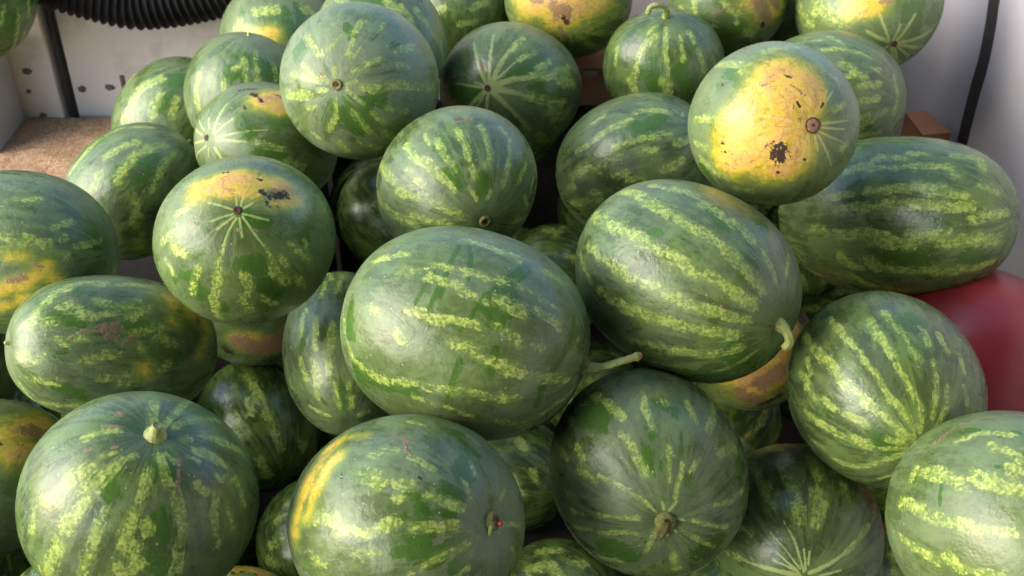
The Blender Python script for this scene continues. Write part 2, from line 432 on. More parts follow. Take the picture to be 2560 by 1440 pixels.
for k, (y, z) in enumerate([(2.3287, 0.5415), (2.1264, 0.6264), (2.0227, 0.5648), (2.0307, 0.4435), (1.9743, 0.6415), (1.984, 0.6855)]):
    bm = bmesh.new()
    bmesh.ops.create_uvsphere(bm, u_segments=14, v_segments=8, radius=0.0085)
    for v in bm.verts: v.co = Vector((v.co.x * 0.5 + XR - 0.001, v.co.y + y, v.co.z + z))
    bm_obj("rivet", bm, WHITE2, rw, True)

# left side wall: its flat rail carries the melon at the upper left
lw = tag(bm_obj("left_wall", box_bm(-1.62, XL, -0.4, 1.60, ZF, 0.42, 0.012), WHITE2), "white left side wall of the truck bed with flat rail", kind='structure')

bm_obj("left_wall_low", box_bm(-1.62, XL - 0.002, 1.603, 2.128, ZF, 0.35, 0.012), WHITE2, lw)  # unseen wall section kept low so sunlight reaches the ledge
bm_obj("corner_post", box_bm(-1.62, XL - 0.001, 2.13, YB - 0.024, ZF, 0.592, 0.012), WHITE2, lw)

# carpeted ledge along the back-left
def ledge():
    nx, ny = 60, 40
    x0, x1, y0, y1, zt = XL + 0.002, -0.44, 1.80, YB - 0.024, 0.362
    rnd = np.random.default_rng(5)
    vs, fs = [], []
    for j in range(ny + 1):
        for i in range(nx + 1):
            x = x0 + (x1 - x0) * i / nx; y = y0 + (y1 - y0) * j / ny
            z = zt + 0.004 * math.sin(x * 17 + 1) * math.cos(y * 13) + 0.003 * rnd.random() - 0.02 * max(0, 1 - j / 3.0) ** 2
            vs.append((x, y, z))
    W_ = nx + 1
    for j in range(ny):
        for i in range(nx):
            fs.append((j * W_ + i, j * W_ + i + 1, (j + 1) * W_ + i + 1, (j + 1) * W_ + i))
    b0 = len(vs)
    for i in range(nx + 1): vs.append((x0 + (x1 - x0) * i / nx, y0 - 0.002, ZF))
    for i in range(nx): fs.append((b0 + i, b0 + i + 1, i + 1, i))
    c0 = len(vs)
    for j in range(ny + 1): vs.append((x1 + 0.002, y0 + (y1 - y0) * j / ny, ZF))
    for j in range(ny): fs.append((j * W_ + nx, c0 + j, c0 + j + 1, (j + 1) * W_ + nx))
    me = mesh_from("carpeted_ledge", vs, fs)
    me.materials.append(CARPET); me.materials.append(FLOORM)
    for k in range(nx * ny, len(fs)): me.polygons[k].material_index = 1  # ledge sides coloured near-black to act as shade between the melons
    return tag(link_mesh("carpeted_ledge", me), "brown coarse carpet over the ledge at the back left", kind='structure')
ledge()

# ---------------------------------------------------------------- black corrugated hose along the back wall
def hose():
    path = smooth_path([(-1.0301, 2.27, 0.7225), (-0.9771, 2.27, 0.6965), (-0.906, 2.27, 0.6719), (-0.8164, 2.27, 0.6488), (-0.7563, 2.27, 0.6488), (-0.6859, 2.27, 0.6586), (-0.5797, 2.27, 0.6825), (-0.4558, 2.27, 0.7242)], 520)
    L = [0.0]
    for i in range(1, len(path)): L.append(L[-1] + (path[i] - path[i - 1]).length)
    rad = [0.050 + 0.0055 * max(-0.55, math.sin(2 * math.pi * l / 0.0165)) for l in L]
    o = link_mesh("corrugated_hose", tube_mesh("corrugated_hose", path, rad, 28, False), HOSE)
    return tag(o, "black corrugated plastic hose sagging along the white back wall", "hose")
hose()

# ---------------------------------------------------------------- cardboard boxes
BX = (0.06, 0.37, 2.08, 2.325, 0.575, 0.1591, 0.5683)
def cardboard_box():
    x0, x1, y0, y1, z1, hx, hz = BX
    z0 = 0.50
    e = bpy.data.objects.new("cardboard_box", None); col.objects.link(e); e.location = ((x0 + x1) / 2, (y0 + y1) / 2, 0)
    tag(e, "brown cardboard box with dark hand hole wedged behind the melons", "box", "cardboard boxes")
    L = Vector(e.location)
    t = 0.006
    # front panel built round its hand hole
    n = 20
    hw, hh = 0.015, 0.009
    ring = [Vector((hx + hw * math.copysign(abs(math.cos(a)) ** 0.6, math.cos(a)), y0, hz + hh * math.copysign(abs(math.sin(a)) ** 0.6, math.sin(a)))) for a in [2 * math.pi * k / n for k in range(n)]]
    out = []
    for p in ring:
        d_ = Vector((p.x - hx, 0, p.z - hz))
        sx = ((x1 - hx) if d_.x > 0 else (hx - x0)) / max(abs(d_.x), 1e-6)
        sz = ((z1 - hz) if d_.z > 0 else hz - z0) / max(abs(d_.z), 1e-6)
        s = min(sx, sz)
        out.append(Vector((hx + d_.x * s, y0, hz + d_.z * s)))
    vs = [p - L for p in ring] + [p - L for p in out] + [p - L + Vector((0, t, 0)) for p in ring]
    fs = [(k, (k + 1) % n, n + (k + 1) % n, n + k) for k in range(n)] + [(k, 2 * n + k, 2 * n + (k + 1) % n, (k + 1) % n) for k in range(n)]
    link_mesh("front_panel", mesh_from("front_panel", vs, fs), CARTON, e, False)
    for nm, b in (("side_panel", (x0, x0 + t, y0 + t, y1, z0, z1)), ("side_panel", (x1 - t, x1, y0 + t, y1, z0, z1)), ("rear_panel", (x0 + t, x1 - t, y1 - t, y1, z0, z1)), ("lid", (x0, x1, y0 + 0.001, y1, z1 + 0.001, z1 + 0.006))):
        o = bm_obj(nm, box_bm(*b, 0.001, 1), CARTON, e)
        o.data.transform(Matrix.Translation(-L))
cardboard_box()

def small_carton(quad, label):
    L = Vector((sum(p[0] for p in quad) / 4, sum(p[1] for p in quad) / 4, 0))
    zt = quad[0][2]
    e = bpy.data.objects.new("cardboard_box", None); col.objects.link(e); e.location = L
    tag(e, label, "box", "cardboard boxes")
    vs = [Vector(p) - L for p in quad] + [Vector((p[0], p[1], ZF)) - L for p in quad]
    me = mesh_from("side_panel", vs, [(0, 1, 5, 4), (1, 2, 6, 5), (2, 3, 7, 6), (3, 0, 4, 7)])
    link_mesh("side_panel", me, CARTON, e, False)
    vs = [Vector(p) - L + Vector((0, 0, h)) for h in (0.001, 0.007) for p in quad]
    me = mesh_from("lid", vs, [(3, 2, 1, 0), (4, 5, 6, 7), (0, 1, 5, 4), (1, 2, 6, 5), (2, 3, 7, 6), (3, 0, 4, 7)])
    link_mesh("lid", me, CARTON, e, False)
small_carton([(0.8344, 2.139, 0.45), (0.8816, 2.143, 0.45), (0.8996, 2.0433, 0.45), (0.8374, 2.0304, 0.45)], "small flat orange brown cardboard box top beside the right wall")

# ---------------------------------------------------------------- red gas bottle by the right wall
def red_bottle():
    cx, cy, r, top = (0.735, 1.375, 0.158, 0.53)
    e = bpy.data.objects.new("gas_bottle", None); col.objects.link(e); e.location = (cx, cy, 0)
    tag(e, "glossy dark red round metal drum with pale shoulder beside right wall", "drum")
    def lathe(name, prof, mat):
        n = 64
        vs = [(rr * math.cos(2 * math.pi * k / n), rr * math.sin(2 * math.pi * k / n), z) for rr, z in prof for k in range(n)]
        fs = [(i * n + k, i * n + (k + 1) % n, (i + 1) * n + (k + 1) % n, (i + 1) * n + k) for i in range(len(prof) - 1) for k in range(n)]
        return link_mesh(name, mesh_from(name, vs, fs), mat, e)
    h = 0.17
    body = [(0.0, ZF), (r * 0.45, ZF), (r * 0.45, 0.16), (r * 0.75, 0.22), (r * 0.93, 0.28), (r, top - h)]
    for k in range(1, 15):
        a = math.pi / 2 * k / 18
        body.append((r * math.cos(a), top - h + h * math.sin(a)))
    capp = []
    for k in range(14, 19):
        a = math.pi / 2 * k / 18
        capp.append((r * math.cos(a) + 1e-5, top - h + h * math.sin(a) + (0.003 if k > 14 else 0.0)))
    lathe("body", body, REDP)
    lathe("cap", capp, PALEP)
red_bottle()

# ---------------------------------------------------------------- watermelons
LABELS = {
    1: 'large oval watermelon in the middle with long pale curved stem and dark rub smears',
    2: 'large striped watermelon with short hooked green stem near its right end',
    3: 'watermelon with yellow left flank and dry broken stem with tiny red bud',
    4: 'dark watermelon with a dry brown leaf on its stem stub, below the long stem',
    5: 'big round watermelon with thick green stem stub on top and pink scrape marks',
    6: 'pale green waxy watermelon cut off by the lower right corner, brown line along its edge',
    7: 'dark striped watermelon with small stem ring at its lower right, beside the red drum',
    8: 'dark watermelon at the bottom with pale rays spreading from its lower end',
    9: 'long oval watermelon with pinkish brown scar patch on its side and yellowing right end',
    10: 'round watermelon with orange spotted patch above a small dark blossom scar with thin rays',
    11: 'watermelon at the left edge with yellow orange ground patch low on its side',
    12: 'watermelon at the left edge with big tan orange patch, under the long oval scarred melon',
    13: 'dark watermelon sliver in the lower left corner beside the big stem stub melon',
    14: 'dark watermelon sliver at the left edge below the end of the long oval melon',
    15: 'dark striped watermelon with small stem tip at its upper right, in front of brown carpet',
    16: 'watermelon with slanting pale stripes nearest the bare white back wall',
    17: 'smooth waxy watermelon with tiny stem nub on top, left of the ringed grey melon',
    18: 'pale watermelon with dark blossom scar and thin rays, orange brown patch on top',
    19: 'yellow green watermelon touching the black corrugated hose',
    20: 'very waxy grey green watermelon highest at the back, ringed stem scar in its middle',
    21: 'watermelon mostly hidden behind the very waxy grey green melon',
    22: 'dark shaded green watermelon at the top edge between two lighter melons',
    23: 'round watermelon with broad pale star of rays around a tiny dark blossom scar',
    24: 'watermelon at the top edge with large orange brown dry patch over its blossom end',
    25: 'ribbed green watermelon with curled pale stem on top',
    26: 'watermelon at the top edge with orange patch on its right side',
    261: 'dark green watermelon sliver at the top between orange patched and light green rayed melons',
    27: 'light yellow green watermelon with rays by the right wall at the top',
    28: 'dark bluish green watermelon right behind the bright yellow patched melon',
    29: 'watermelon with huge bright yellow ground spot, tan round scar and black soil blotch',
    30: 'long oval dark watermelon with broken bright stripe rows beside the right wall',
    31: 'dark shaded striped watermelon left of the bright yellow patched melon',
    32: 'watermelon with fine dotted stripes behind the large middle melon, red scratches on top',
    33: 'dark shaded watermelon deep in the gap left of the red scratched melon',
    34: 'watermelon with upright bright stripes tucked behind the left side of the large middle melon',
    35: 'shaded brownish watermelon directly under the round orange spotted melon',
    36: 'very dark striped watermelon deep in the gap right of the stem stub melon',
    37: 'dark mottled watermelon low between the stem stub melon and the yellow flanked melon',
    38: 'yellow brown top of a watermelon at the bottom edge right of the stem stub melon',
    39: 'shaded orange brown watermelon in the gap under the hooked stem melon',
    40: 'dark shaded watermelon deep between the large middle melon and the hooked stem melon',
    41: 'dark mottled watermelon at the bottom edge right of the yellow flanked melon',
    42: "black shaded watermelon deep in the gap under the large middle melon's right half",
    43: 'dark watermelon low in the gap left of the pale corner melon',
    44: 'dark green striped watermelon on the left rail in the upper left corner',
    500: "buried watermelon in the dark gap just left of the long row striped melon's left end",
    501: 'buried watermelon sliver under the middle of the long pink scarred melon',
    502: 'buried watermelon at the bottom edge between the dry leaf and pale rayed melons',
    503: 'buried watermelon in the black gap right under the tip of the long pale curved stem',
    504: 'buried watermelon in the dark gap under the shaded orange brown melon',
    505: 'buried watermelon sliver under the left tip of the long pink scarred melon',
    506: 'buried watermelon in the gap between the hooked stem melon and the ring scar melon',
    507: 'buried watermelon sliver just above the top of the large middle melon',
    508: 'buried watermelon sliver below the round melon with the broad pale star',
    509: 'buried watermelon behind the upper left edge of the hooked stem melon',
    510: 'buried watermelon sliver low between the orange spotted melon and the large middle one',
    511: 'buried watermelon in the black gap beneath the ring scar melon by the corner melon',
    512: 'buried watermelon sliver just under the bright yellow patched melon',
    513: 'buried watermelon sliver at the lower left edge of the large middle melon',
    514: 'buried watermelon sliver touching the left edge of the ring scar melon',
    515: 'buried watermelon sliver between the hooked stem melon and the dry leaf melon',
    516: 'buried watermelon in the dark gap left of the red scratched melon',
    517: 'buried watermelon sliver in the lower left corner under the stem stub melon',
    518: 'buried watermelon sliver at the left edge beside the big stem stub melon',
    519: 'buried watermelon in the black gap right of the big stem stub melon',
}
PROP = {  # deep-gap melons get low bloom and tone, shade put into the rind
    1: ('stem_long', 0.52, 0.65, 0),
    2: ('stem_hook', 0.4, 0.35, 0),
    3: ('stem_dry', 0.62, 0.5, 0),
    4: ('stem_leaf', 0.45, 0.3, 0),
    5: ('stem_stub', 0.35, 0.35, 0),
    6: ('none', 0.5, 0.8, 0),
    7: ('ring', 0.25, 0.25, 0),
    8: ('blossom', 0.25, 0.2, 0),
    9: ('tip', 0.45, 0.5, 0),
    10: ('blossom', 0.32, 0.9, 0),
    11: ('none', 0.45, 0.4, 0),
    12: ('none', 0.3, 0.6, 0),
    13: ('none', 0.3, 0.3, 0),
    14: ('none', 0.3, 0.2, 0),
    15: ('tip', 0.45, 0.3, 0),
    16: ('none', 0.4, 0.35, 0),
    17: ('tip', 0.7, 0.45, 0),
    18: ('blossom', 0.6, 0.55, 0),
    19: ('none', 0.55, 0.7, 0),
    20: ('ring', 0.8, 0.5, 0),
    21: ('none', 0.5, 0.4, 0),
    22: ('none', 0.15, 0.3, 0),
    23: ('blossom', 0.5, 0.6, 0),
    24: ('blossom_dry', 0.4, 0.8, 0),
    25: ('stem_curl', 0.4, 0.3, 0),
    26: ('none', 0.3, 0.5, 0),
    261: ('none', 0.2, 0.2, 0),
    27: ('blossom', 0.35, 1, 0),
    28: ('none', 0.45, 0.3, 0),
    29: ('blossom_big', 0.5, 0.7, 0),
    30: ('none', 0.25, 0.3, 0),
    31: ('none', 0.35, 0.25, 0),
    32: ('ring', 0.45, 0.35, 0),
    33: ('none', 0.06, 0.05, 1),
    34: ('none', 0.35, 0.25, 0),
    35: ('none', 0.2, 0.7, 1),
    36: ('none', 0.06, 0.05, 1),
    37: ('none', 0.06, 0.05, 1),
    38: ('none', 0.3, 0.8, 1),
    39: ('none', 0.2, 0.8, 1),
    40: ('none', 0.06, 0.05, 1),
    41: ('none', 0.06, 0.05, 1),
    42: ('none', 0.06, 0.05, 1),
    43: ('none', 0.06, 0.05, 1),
    44: ('none', 0.1, 0.35, 0),
}
# id: (centre, rotation quaternion, semi-axes, direction the melon faces, marks "kind halfwidth(mrad) lon lat lon lat ...")
MELONS = {
    1: ((-0.0588, 1.1307, 0.6183), (0.3213, 0.7276, 0.1381, 0.5901), (0.1331, 0.1464, 0.1584), (0.0, 0.974, 0.227), """s 46 56 -44.8 53.5 -26.5
s 57 65.4 -23.6 63.9 -13.2
s 50 58.9 -11.1 58.8 -1.7
s 46 67.7 -11.4 67.2 3.2
s 42 35.7 -3.2 35.7 5.6
s 53 36.7 9.6 35.9 21.3
s 50 59.2 2 57.8 10.5
s 46 58.2 13.2 55.7 21.2
s 42 53.6 25 55 30.9
s 57 31.9 33.3 24.1 42.9
s 42 70.3 5.4 71.2 15.7
s 61 68.4 19.8 69.9 31.6
s 31 55.6 34.7 53.6 47.2
s 61 63.8 39.8 64.6 50.1
s 42 87.3 -16.5 86.5 -6.3
s 50 87.6 -6 87.9 0.2
s 42 85.6 3.1 84.5 16.3
s 50 82.6 24.6 86.6 34.5
s 53 97.3 7.6 97.6 17.4
s 50 100.5 17.9 100.8 24.9
s 61 102.7 29.5 104.3 40.4
s 50 107.5 46.3 114.5 67.1
s 46 99.7 -17 104 -12.6
s 46 89.9 -35.8 92 -28.7
s 53 129.8 -34.4 129.9 -23.1 122.8 -5.1
s 53 123.2 -0.1 121 14.9
s 53 120.8 19.5 124.1 39.5
s 53 141.5 32.1 157.5 45.9
s 46 148.6 46.2 144.8 61.6
s 34 90.2 -64.2 111.6 -51.6 130.1 -39.1
s 38 84.4 64.4 59.4 66.7
s 38 86 41.6 86.2 46.4
s 34 149.2 64.9 154.1 78
s 31 132 6.5 138 20.5
s 38 131.1 -4.4 132.7 4.8
k 19 42.1 -4.8 62.5 -4.3 85.5 -6
k 11 63.1 -9.7 82.5 -12.5
k 10 40.2 -1 53.4 4.3
k 50 40.4 26.1 61.2 20.2 74.4 15.2
k 11 71.1 -2.6 76.9 -3.5
k 8 48.1 2.1 63.2 5.7
u 92 74.4 17.2 79.1 22.7
k 27 60.5 26.4 67.5 25.7
k 27 45.1 57.6 91.8 57.9 110.9 51.1
k 34 114.5 50.9 133.8 49.5
u 107 135.2 -33.9 133 -24.6
u 53 87.9 -50.9 113.8 -45
u 61 31.2 13.6 25.7 23.3
k 27 93.7 26 107.5 25.8
k 23 104.2 12.4 125.6 9.8
u 69 128.4 -14.4 126.8 -0.8
k 11 73.7 14.1 90.4 9.7
y 19 11.4 -8.1 13 -4"""),
    2: ((0.2363, 1.2424, 0.6251), (0.4719, 0.7038, -0.0432, 0.5293), (0.1298, 0.1428, 0.1558), (0.0, 0.879, 0.477), """s 62 50.8 -35.8 58.1 -7.8 59.6 7.5 61.1 16.1 58.9 26.1 60.1 36.3 61.7 48.5 64 58.6
s 58 41.1 9.1 40.9 21.3 39.9 33.4 37.9 38.1
s 29 35.5 42 38.7 47.6 41.7 61
s 62 75.7 -42.8 80.5 -15 81 2.7 82.1 20.1 84.6 30.3
s 58 81.7 33.2 80.8 43 82.8 52.3 82.5 60.6
s 54 96.6 -31 100.4 -17.9 101.3 -5.7 101.9 4.2 101.1 20.3 103.6 28.3 102.8 37.3 101.8 49.4 100.6 61
s 58 118.8 -13.3 120.4 0.6 119.1 14.7
s 58 119.1 19 117.9 32.4 118.3 43.4 119.3 57.7
s 50 142 4.4 138.7 19.5 138 33.3 139.1 49.5 135.6 60.6
s 21 161.8 45.1 159.5 58.2 153.9 69
s 25 4.9 49.6 21.9 61
s 42 37.1 -10.2 37.9 2.3
s 38 42.3 -21.8 40.2 -5.6
s 38 107.2 -37.1 116.6 -22.7
u 83 41.4 16.4 47.3 22.7
u 67 73.6 -9.9 73.2 2.2
u 100 143 58.8 173 64.7
u 58 20.7 31 24.1 38.2
u 83 163.1 33.7 166.3 43.3
u 75 93.1 -6.4 91.2 2.5
c 12 90.1 44.6 90.3 45.1
c 12 96.3 46.4 96.6 46.9
c 12 55.5 -42.3 55.2 -40.4"""),
    3: ((-0.1204, 0.8978, 0.5161), (0.4841, 0.4959, 0.0203, 0.7206), (0.1244, 0.1305, 0.1393), (-0.0, 0.669, 0.743), """y 81 41.1 -6.4 59.5 -9.2 81.7 -14.4 94 -20.6
y 59 52.4 2.8 69.3 -1.9 84.2 -5.2
y 37 39.3 0.9 37.7 10.3
s 89 62.3 21.8 66.4 31.2
s 52 64.7 37.8 63 44.9
s 70 89.8 14.5 94 27.7 88.7 40
s 52 92.9 48.2 92.8 56
s 52 96.3 60.7 95.9 69.1
s 74 104.8 22.4 104.5 30.2
s 44 122.5 43.1 119.9 54.2 125.7 71.5
s 55 67.8 53.2 70.1 69.8
s 37 45.7 39.2 46.6 50
s 33 37.8 66.2 48.8 73.1
s 30 13.2 59.4 16.7 66
s 26 -5 41 -9.9 48
s 26 -110.7 85.4 -97.1 66.1
s 37 18 20.7 16.8 28.2
s 26 -131 69.3 -130.7 61.1
s 74 85.7 -11.9 85.9 12.1
s 74 105.2 -2.8 107.8 2.7
s 52 73.4 41 71.5 43.6
s 44 51 21.2 44.7 30.8
s 30 -32.8 77 -36.5 71.2
s 37 145.8 60.1 151 64
u 81 4.2 40.4 7.7 54.2 32.2 64.4
u 125 81.8 55.4 110.2 50.1
u 59 59.8 59.9 55.8 67.6
u 66 139.5 59.2 159.9 64.1
u 48 3.2 79.8 12.4 83.6
k 15 83.3 45 88.6 43.3
u 74 108.5 63.1 120.2 53.2
u 59 7.7 65.1 6.6 71.7
u 89 83.4 62.4 113.8 68.4
c 9 37.2 21.5 32.6 27.7 34.3 31.8 33.3 35
c 13 41.8 36.6 43.7 37.9
c 7 32.6 27.7 41.9 35.3
d 11 64.7 10.9 66.5 11.1
d 7 56.8 47.1 56.8 47.5
c 18 76.5 -23.1 66 -17.9 55.6 -10.4 46 -5.1"""),
    4: ((0.1753, 1.0528, 0.4505), (0.7949, 0.5776, -0.0884, 0.1632), (0.1262, 0.1341, 0.1388), (0.0, 0.45, 0.893), """s 49 96.5 40.2 93.4 48.9 91.6 62.6
s 33 75.4 18.2 76.5 30.4 74.8 41.9
s 45 102.4 5.1 96.2 18.4 91.7 32.7
s 37 137.3 3.9 137.2 24.7
s 41 126.8 27.1 128.2 34.8
s 49 136.4 36 135.4 47.1
s 25 128.6 48.4 120.2 65.9 113 77.3
s 16 64 52 62.8 68.3
s 16 50.2 59.1 49.3 75.1
s 21 178.9 50.9 178.7 63.8 -175.9 72.6
s 16 161.3 53.4 151.3 75.3
s 37 -155.2 37.3 -148.4 50.8
s 45 -97.1 67.9 -96.7 54
s 16 -139.5 69 -155 82
s 37 50.1 22.8 44.5 33.7
s 37 29.9 9.8 34 35
s 53 21.4 42.9 11.7 29.2
s 25 39.5 60.4 35.7 52.5
s 25 -19 76.1 -30 65.6 -35.4 50.8
s 21 -50.1 81 -52.2 71.2 -56 52.7
s 21 -7.8 60.7 -12.4 50.1 -12 36.2
s 16 166.7 33.4 164.9 43.1
s 16 179.5 32.7 176.8 46.5
s 33 67.1 23.5 62.7 27.4
s 33 155.7 30.5 154.8 37.3
r 8 77.7 83.2 79.6 79
r 8 54.6 83.8 41.6 77.9
r 8 112.6 82.3 115.1 76.8
r 8 14 86 -16.8 80
r 8 -45.4 87.5 -66.9 81.8
r 8 -108.5 87.2 -104.3 81.8
u 140 113 16 105.2 25.1
u 91 82.9 56.8 80.8 46.9
u 123 -157.1 52.6 -140.1 63.1
u 66 66.3 26.3 59.3 30.9
u 99 -68.8 59.3 -54.8 53.9
u 74 2.6 32.5 -4.3 39.1
u 82 37.6 64.9 20.4 70.2
c 10 65.7 -3.4 58.3 0.6 51.5 8.5"""),
    5: ((-0.4213, 0.8948, 0.5531), (-0.0448, 0.1704, -0.0728, 0.9817), (0.1294, 0.1192, 0.1294), (0.0, 0.574, 0.819), """s 42 -59.4 85.5 -81.1 67
s 28 -124 86.3 -113.4 71.3 -108.8 49.1
s 38 -139 78.8 -136 65.4 -136.6 50.1
s 42 179.3 76.6 -164.2 67.5 -164.5 55.5 -164.8 41.9 -166.5 37
s 45 165.6 69.8 169.6 64.2 170.8 53.2
s 24 149.7 71.1 154.8 65.6
s 45 159.2 53.3 169.8 42.2 162.9 31.2
s 38 138.6 56.9 141 52.3
s 38 149 49 139.5 40.7 137.5 22.9
s 24 150 38.6 149.2 25.5
s 42 107.7 76.2 110.9 66.3 115.8 57.9 116.5 48 118.1 37.6 114.6 29.3 114.1 17.8
s 14 118.7 76.9 129.1 70.9
s 49 91.1 68.1 90.7 59.5 87.9 47.5 86.2 38.1 86.5 31.5
s 52 96.5 43.1 97 40.3
s 70 92.3 30.3 96.1 23.3 88.3 17
s 63 55.4 64.7 54 55.1 54.8 46 57.1 38.8 55.8 27.8
s 49 70.4 43.6 71.5 34.2 71.5 21.5 71 10.3
s 63 40.3 55.1 38.6 46.3 40.2 35.6 35.3 28.6
s 63 55.7 18.6 54.9 5.9 52.4 -7.6
s 38 8.5 58.5 4.3 67.2 4.5 73.3
s 45 32 23.7 38.3 11.9
s 24 37.2 62.5 43.3 68.7
s 35 113.8 23.5 112.3 15.4
s 28 53.7 68.1 67.3 73.7
c 31 -29.1 67.7 -29.3 70.3
c 14 22.1 57.9 22.7 61.1
c 14 135.5 71.8 123.7 63.7 116.3 55.3
c 10 33.7 69.6 36.7 71.4
c 10 -3.2 66.6 -4.5 72.7
c 7 26.7 85.4 40.1 84.9
u 56 -18.1 78.1 -8.6 81.7
u 91 106.8 74.1 119.5 67.3
u 70 -167.9 78.7 -149.8 73.5
u 91 102 47 105.1 35.3
u 70 61.3 56 69.2 52.1
u 91 99.9 25 106.2 20.2"""),
    6: ((0.5548, 0.8683, 0.5499), (0.601, 0.5215, -0.1058, 0.5964), (0.126, 0.1109, 0.1449), (0.0, 0.827, 0.563), """s 70 75.5 -18 76.4 -6.3 78.6 2.9
s 85 73.8 8.7 73.4 17.6 71.4 28.8
s 49 71.2 11.4 66.3 22
s 63 96.1 -29 95.7 -13.6
s 70 98.4 -10.6 97.7 -1 98.2 8.8 98.7 16.4
s 49 96.5 18.9 95.3 29.6
s 49 116.1 -25.7 117.3 -10.9 119.4 -3.5
s 63 115.1 3 120.1 9.6
s 35 55.8 -10.3 46.5 -0.5 41.5 12.9
s 56 54 6.6 54.8 19.2 54.4 22.6
s 35 82.2 -25.6 74.8 -24.5
s 49 120.3 15.5 118.3 28.7
s 42 61.3 18.4 61.2 24.9
c 18 56.8 -22.7 42.4 -16.6 30.3 -6.3 17.4 3.6
k 14 79.5 -6.5 91.3 -4.4
k 18 64.6 14.4 60.5 19.8
u 49 49.5 -15 44.9 -4.6
k 14 77.2 -23.3 83.1 -23
u 35 45.5 7.4 41 12.6"""),
    7: ((0.4975, 1.1413, 0.519), (0.7005, 0.6513, -0.1797, 0.2296), (0.1257, 0.1247, 0.1407), (0.0, 0.641, 0.767), """s 55 112.2 6 110.3 18.1 111.3 29.5 109.6 42.3 107.8 53 104 66.3 102 77.5
s 38 96.9 -10.8 94.4 5.2 92.9 18.1 91.3 29.4 90.2 36.1 89.8 43.6 91.1 52.9 86.7 59.9 85.3 66.5 83.1 73.6
s 51 77.7 5.6 77.2 19.6 73.6 32.1
s 34 74.7 36.5 71.7 48.4 67.6 57.7 63.8 64.5 70 75.8
s 38 67.3 1.4 64.8 13.7 61.2 25.2
s 30 46.6 37.8 46.5 49.6 46.7 68.4
s 38 49.7 16.3 47.8 26.8
s 30 34.8 50.3 30.7 61.7 37.1 75.7
s 51 146.6 20.2 145.6 32 145.4 44.4 145.4 59.8
s 38 132 14.3 132.9 25.1
s 38 129.4 28.9 129.2 38.5 123.6 54
s 30 128.1 67.8 118.5 79.4
s 17 146.4 67.4 132.6 79.7
s 38 177.9 55.6 168.6 68.4 147.4 81.5
s 38 174.3 37.8 178.5 51.4
s 25 -159 57.3 -155.8 69.7
s 34 165.5 25.3 167 32.1
s 42 116.1 -19 113.4 1.9
s 38 129.8 3.4 128.2 12.8
s 30 17.4 45.6 7.2 52.4
s 34 60.7 30.2 57.6 37.3
s 30 120.7 3.4 123 11.7
s 34 38.6 18.3 34.2 30.2
s 34 25.6 27.2 20 37.6
u 76 63.3 10.9 59.9 14.4
u 76 107.5 35.2 108.8 45.7
u 68 52.3 10 49.1 11.4
u 85 133.6 64.9 140.4 72.3"""),
    8: ((0.3971, 1.089, 0.2997), (0.8091, 0.5667, -0.1338, 0.0795), (0.1191, 0.1228, 0.131), (0.0, 0.469, 0.883), """s 66 89.7 -14 83.9 2.1 86 16.3 82.9 30 81.4 42.8 81.1 53.3
s 66 66.9 4.3 63.8 17.7 62.7 28.5 59.8 42.5 64.6 54.2
s 42 106.9 -1.1 104.6 18.9 103.3 32.6 100.9 42.1
r 28 97.3 52.4 92 64.6 91 79.2 89.6 84.3
r 19 115.4 54.5 110.1 66.8 102.9 81.2
r 14 124.2 65.9 113.9 82.3
r 19 80.1 69.9 79 82.9
r 12 69.7 72.1 70.1 79.4
r 33 54.1 84.5 20.5 68.3 17.7 58.4
s 33 17.7 58.4 18 43.8 17 34.4
r 24 8.9 81.1 0.7 67.7
r 38 122.3 84.8 152 68 157.9 55 157.9 45.7
s 42 157.9 45.7 161.3 29.1
s 38 136.4 36.4 131.6 48.2
s 42 45.3 23.1 39.3 32.7
s 38 68.5 35.5 65.2 52.8
s 33 101.1 24.1 98.6 29.8
r 14 136.5 66 119.7 81.1
s 28 75.2 -13.3 74.5 -8.9"""),
    9: ((-0.5769, 1.2792, 0.483), (-0.4323, -0.5375, -0.0091, 0.724), (0.1048, 0.0922, 0.1498), (0.0, 0.941, 0.337), """s 72 118 60.5 144.6 44.4 153.1 33.6 155.9 23.6 148.9 13.7
s 61 148.4 9.5 152.5 -11.6
s 78 128.6 20.3 122.4 9.8 128.4 -0.2
s 100 127.5 37.2 117.6 28.2
s 56 113.5 25.6 117.7 13.6
s 78 114.5 4.6 125.4 -7.5
s 100 117.7 65 113.1 47.8
s 56 95.4 34 96.1 29.8
s 89 64.3 66.6 73.6 51.9
s 67 100.4 3.4 106.9 -7.7 111 -19.4
s 72 77 27.2 82.2 21.4 85.4 12.6
s 89 99.6 -11.7 96.1 -17.7
s 61 41.3 55.5 53.9 38.7
s 61 63.6 18 71.7 -1.4
s 61 14.5 40.2 25.9 29.9 34.9 20.4 42.2 10.9
s 50 93.3 0.4 87.3 -1.4
s 67 119.4 -19.2 116.7 -23
s 56 94.5 42.5 91.5 39
s 50 13.5 58.1 2 45.8
s 67 60.8 7.6 63.3 -2.7
s 56 71.7 -13 78.3 -17.1
y 167 140.3 -21.2 127.1 -29.7 129.9 -43
y 78 76.6 -3.9 68.5 -4.6
y 67 115.5 -18.9 110.7 -21.3
y 56 102.4 -42.4 85.1 -37.2
c 72 104.2 20.8 105.3 13.2 99.2 15
c 17 94.6 36.2 102.1 29.9 102.9 21.4
c 22 100.4 3.4 90.8 9.4
c 33 122.8 -36.8 116.9 -36.2
u 39 82.5 41.9 83.1 38.5
u 83 119.9 6.4 114.6 3.1
u 111 50.8 38.2 47.6 29.9
u 89 143.9 29.2 138.5 23.4
u 100 108.6 4.6 107.3 0.3
u 89 119.9 42.4 113.6 35.8
u 111 87.9 -11.4 85 -19.1"""),
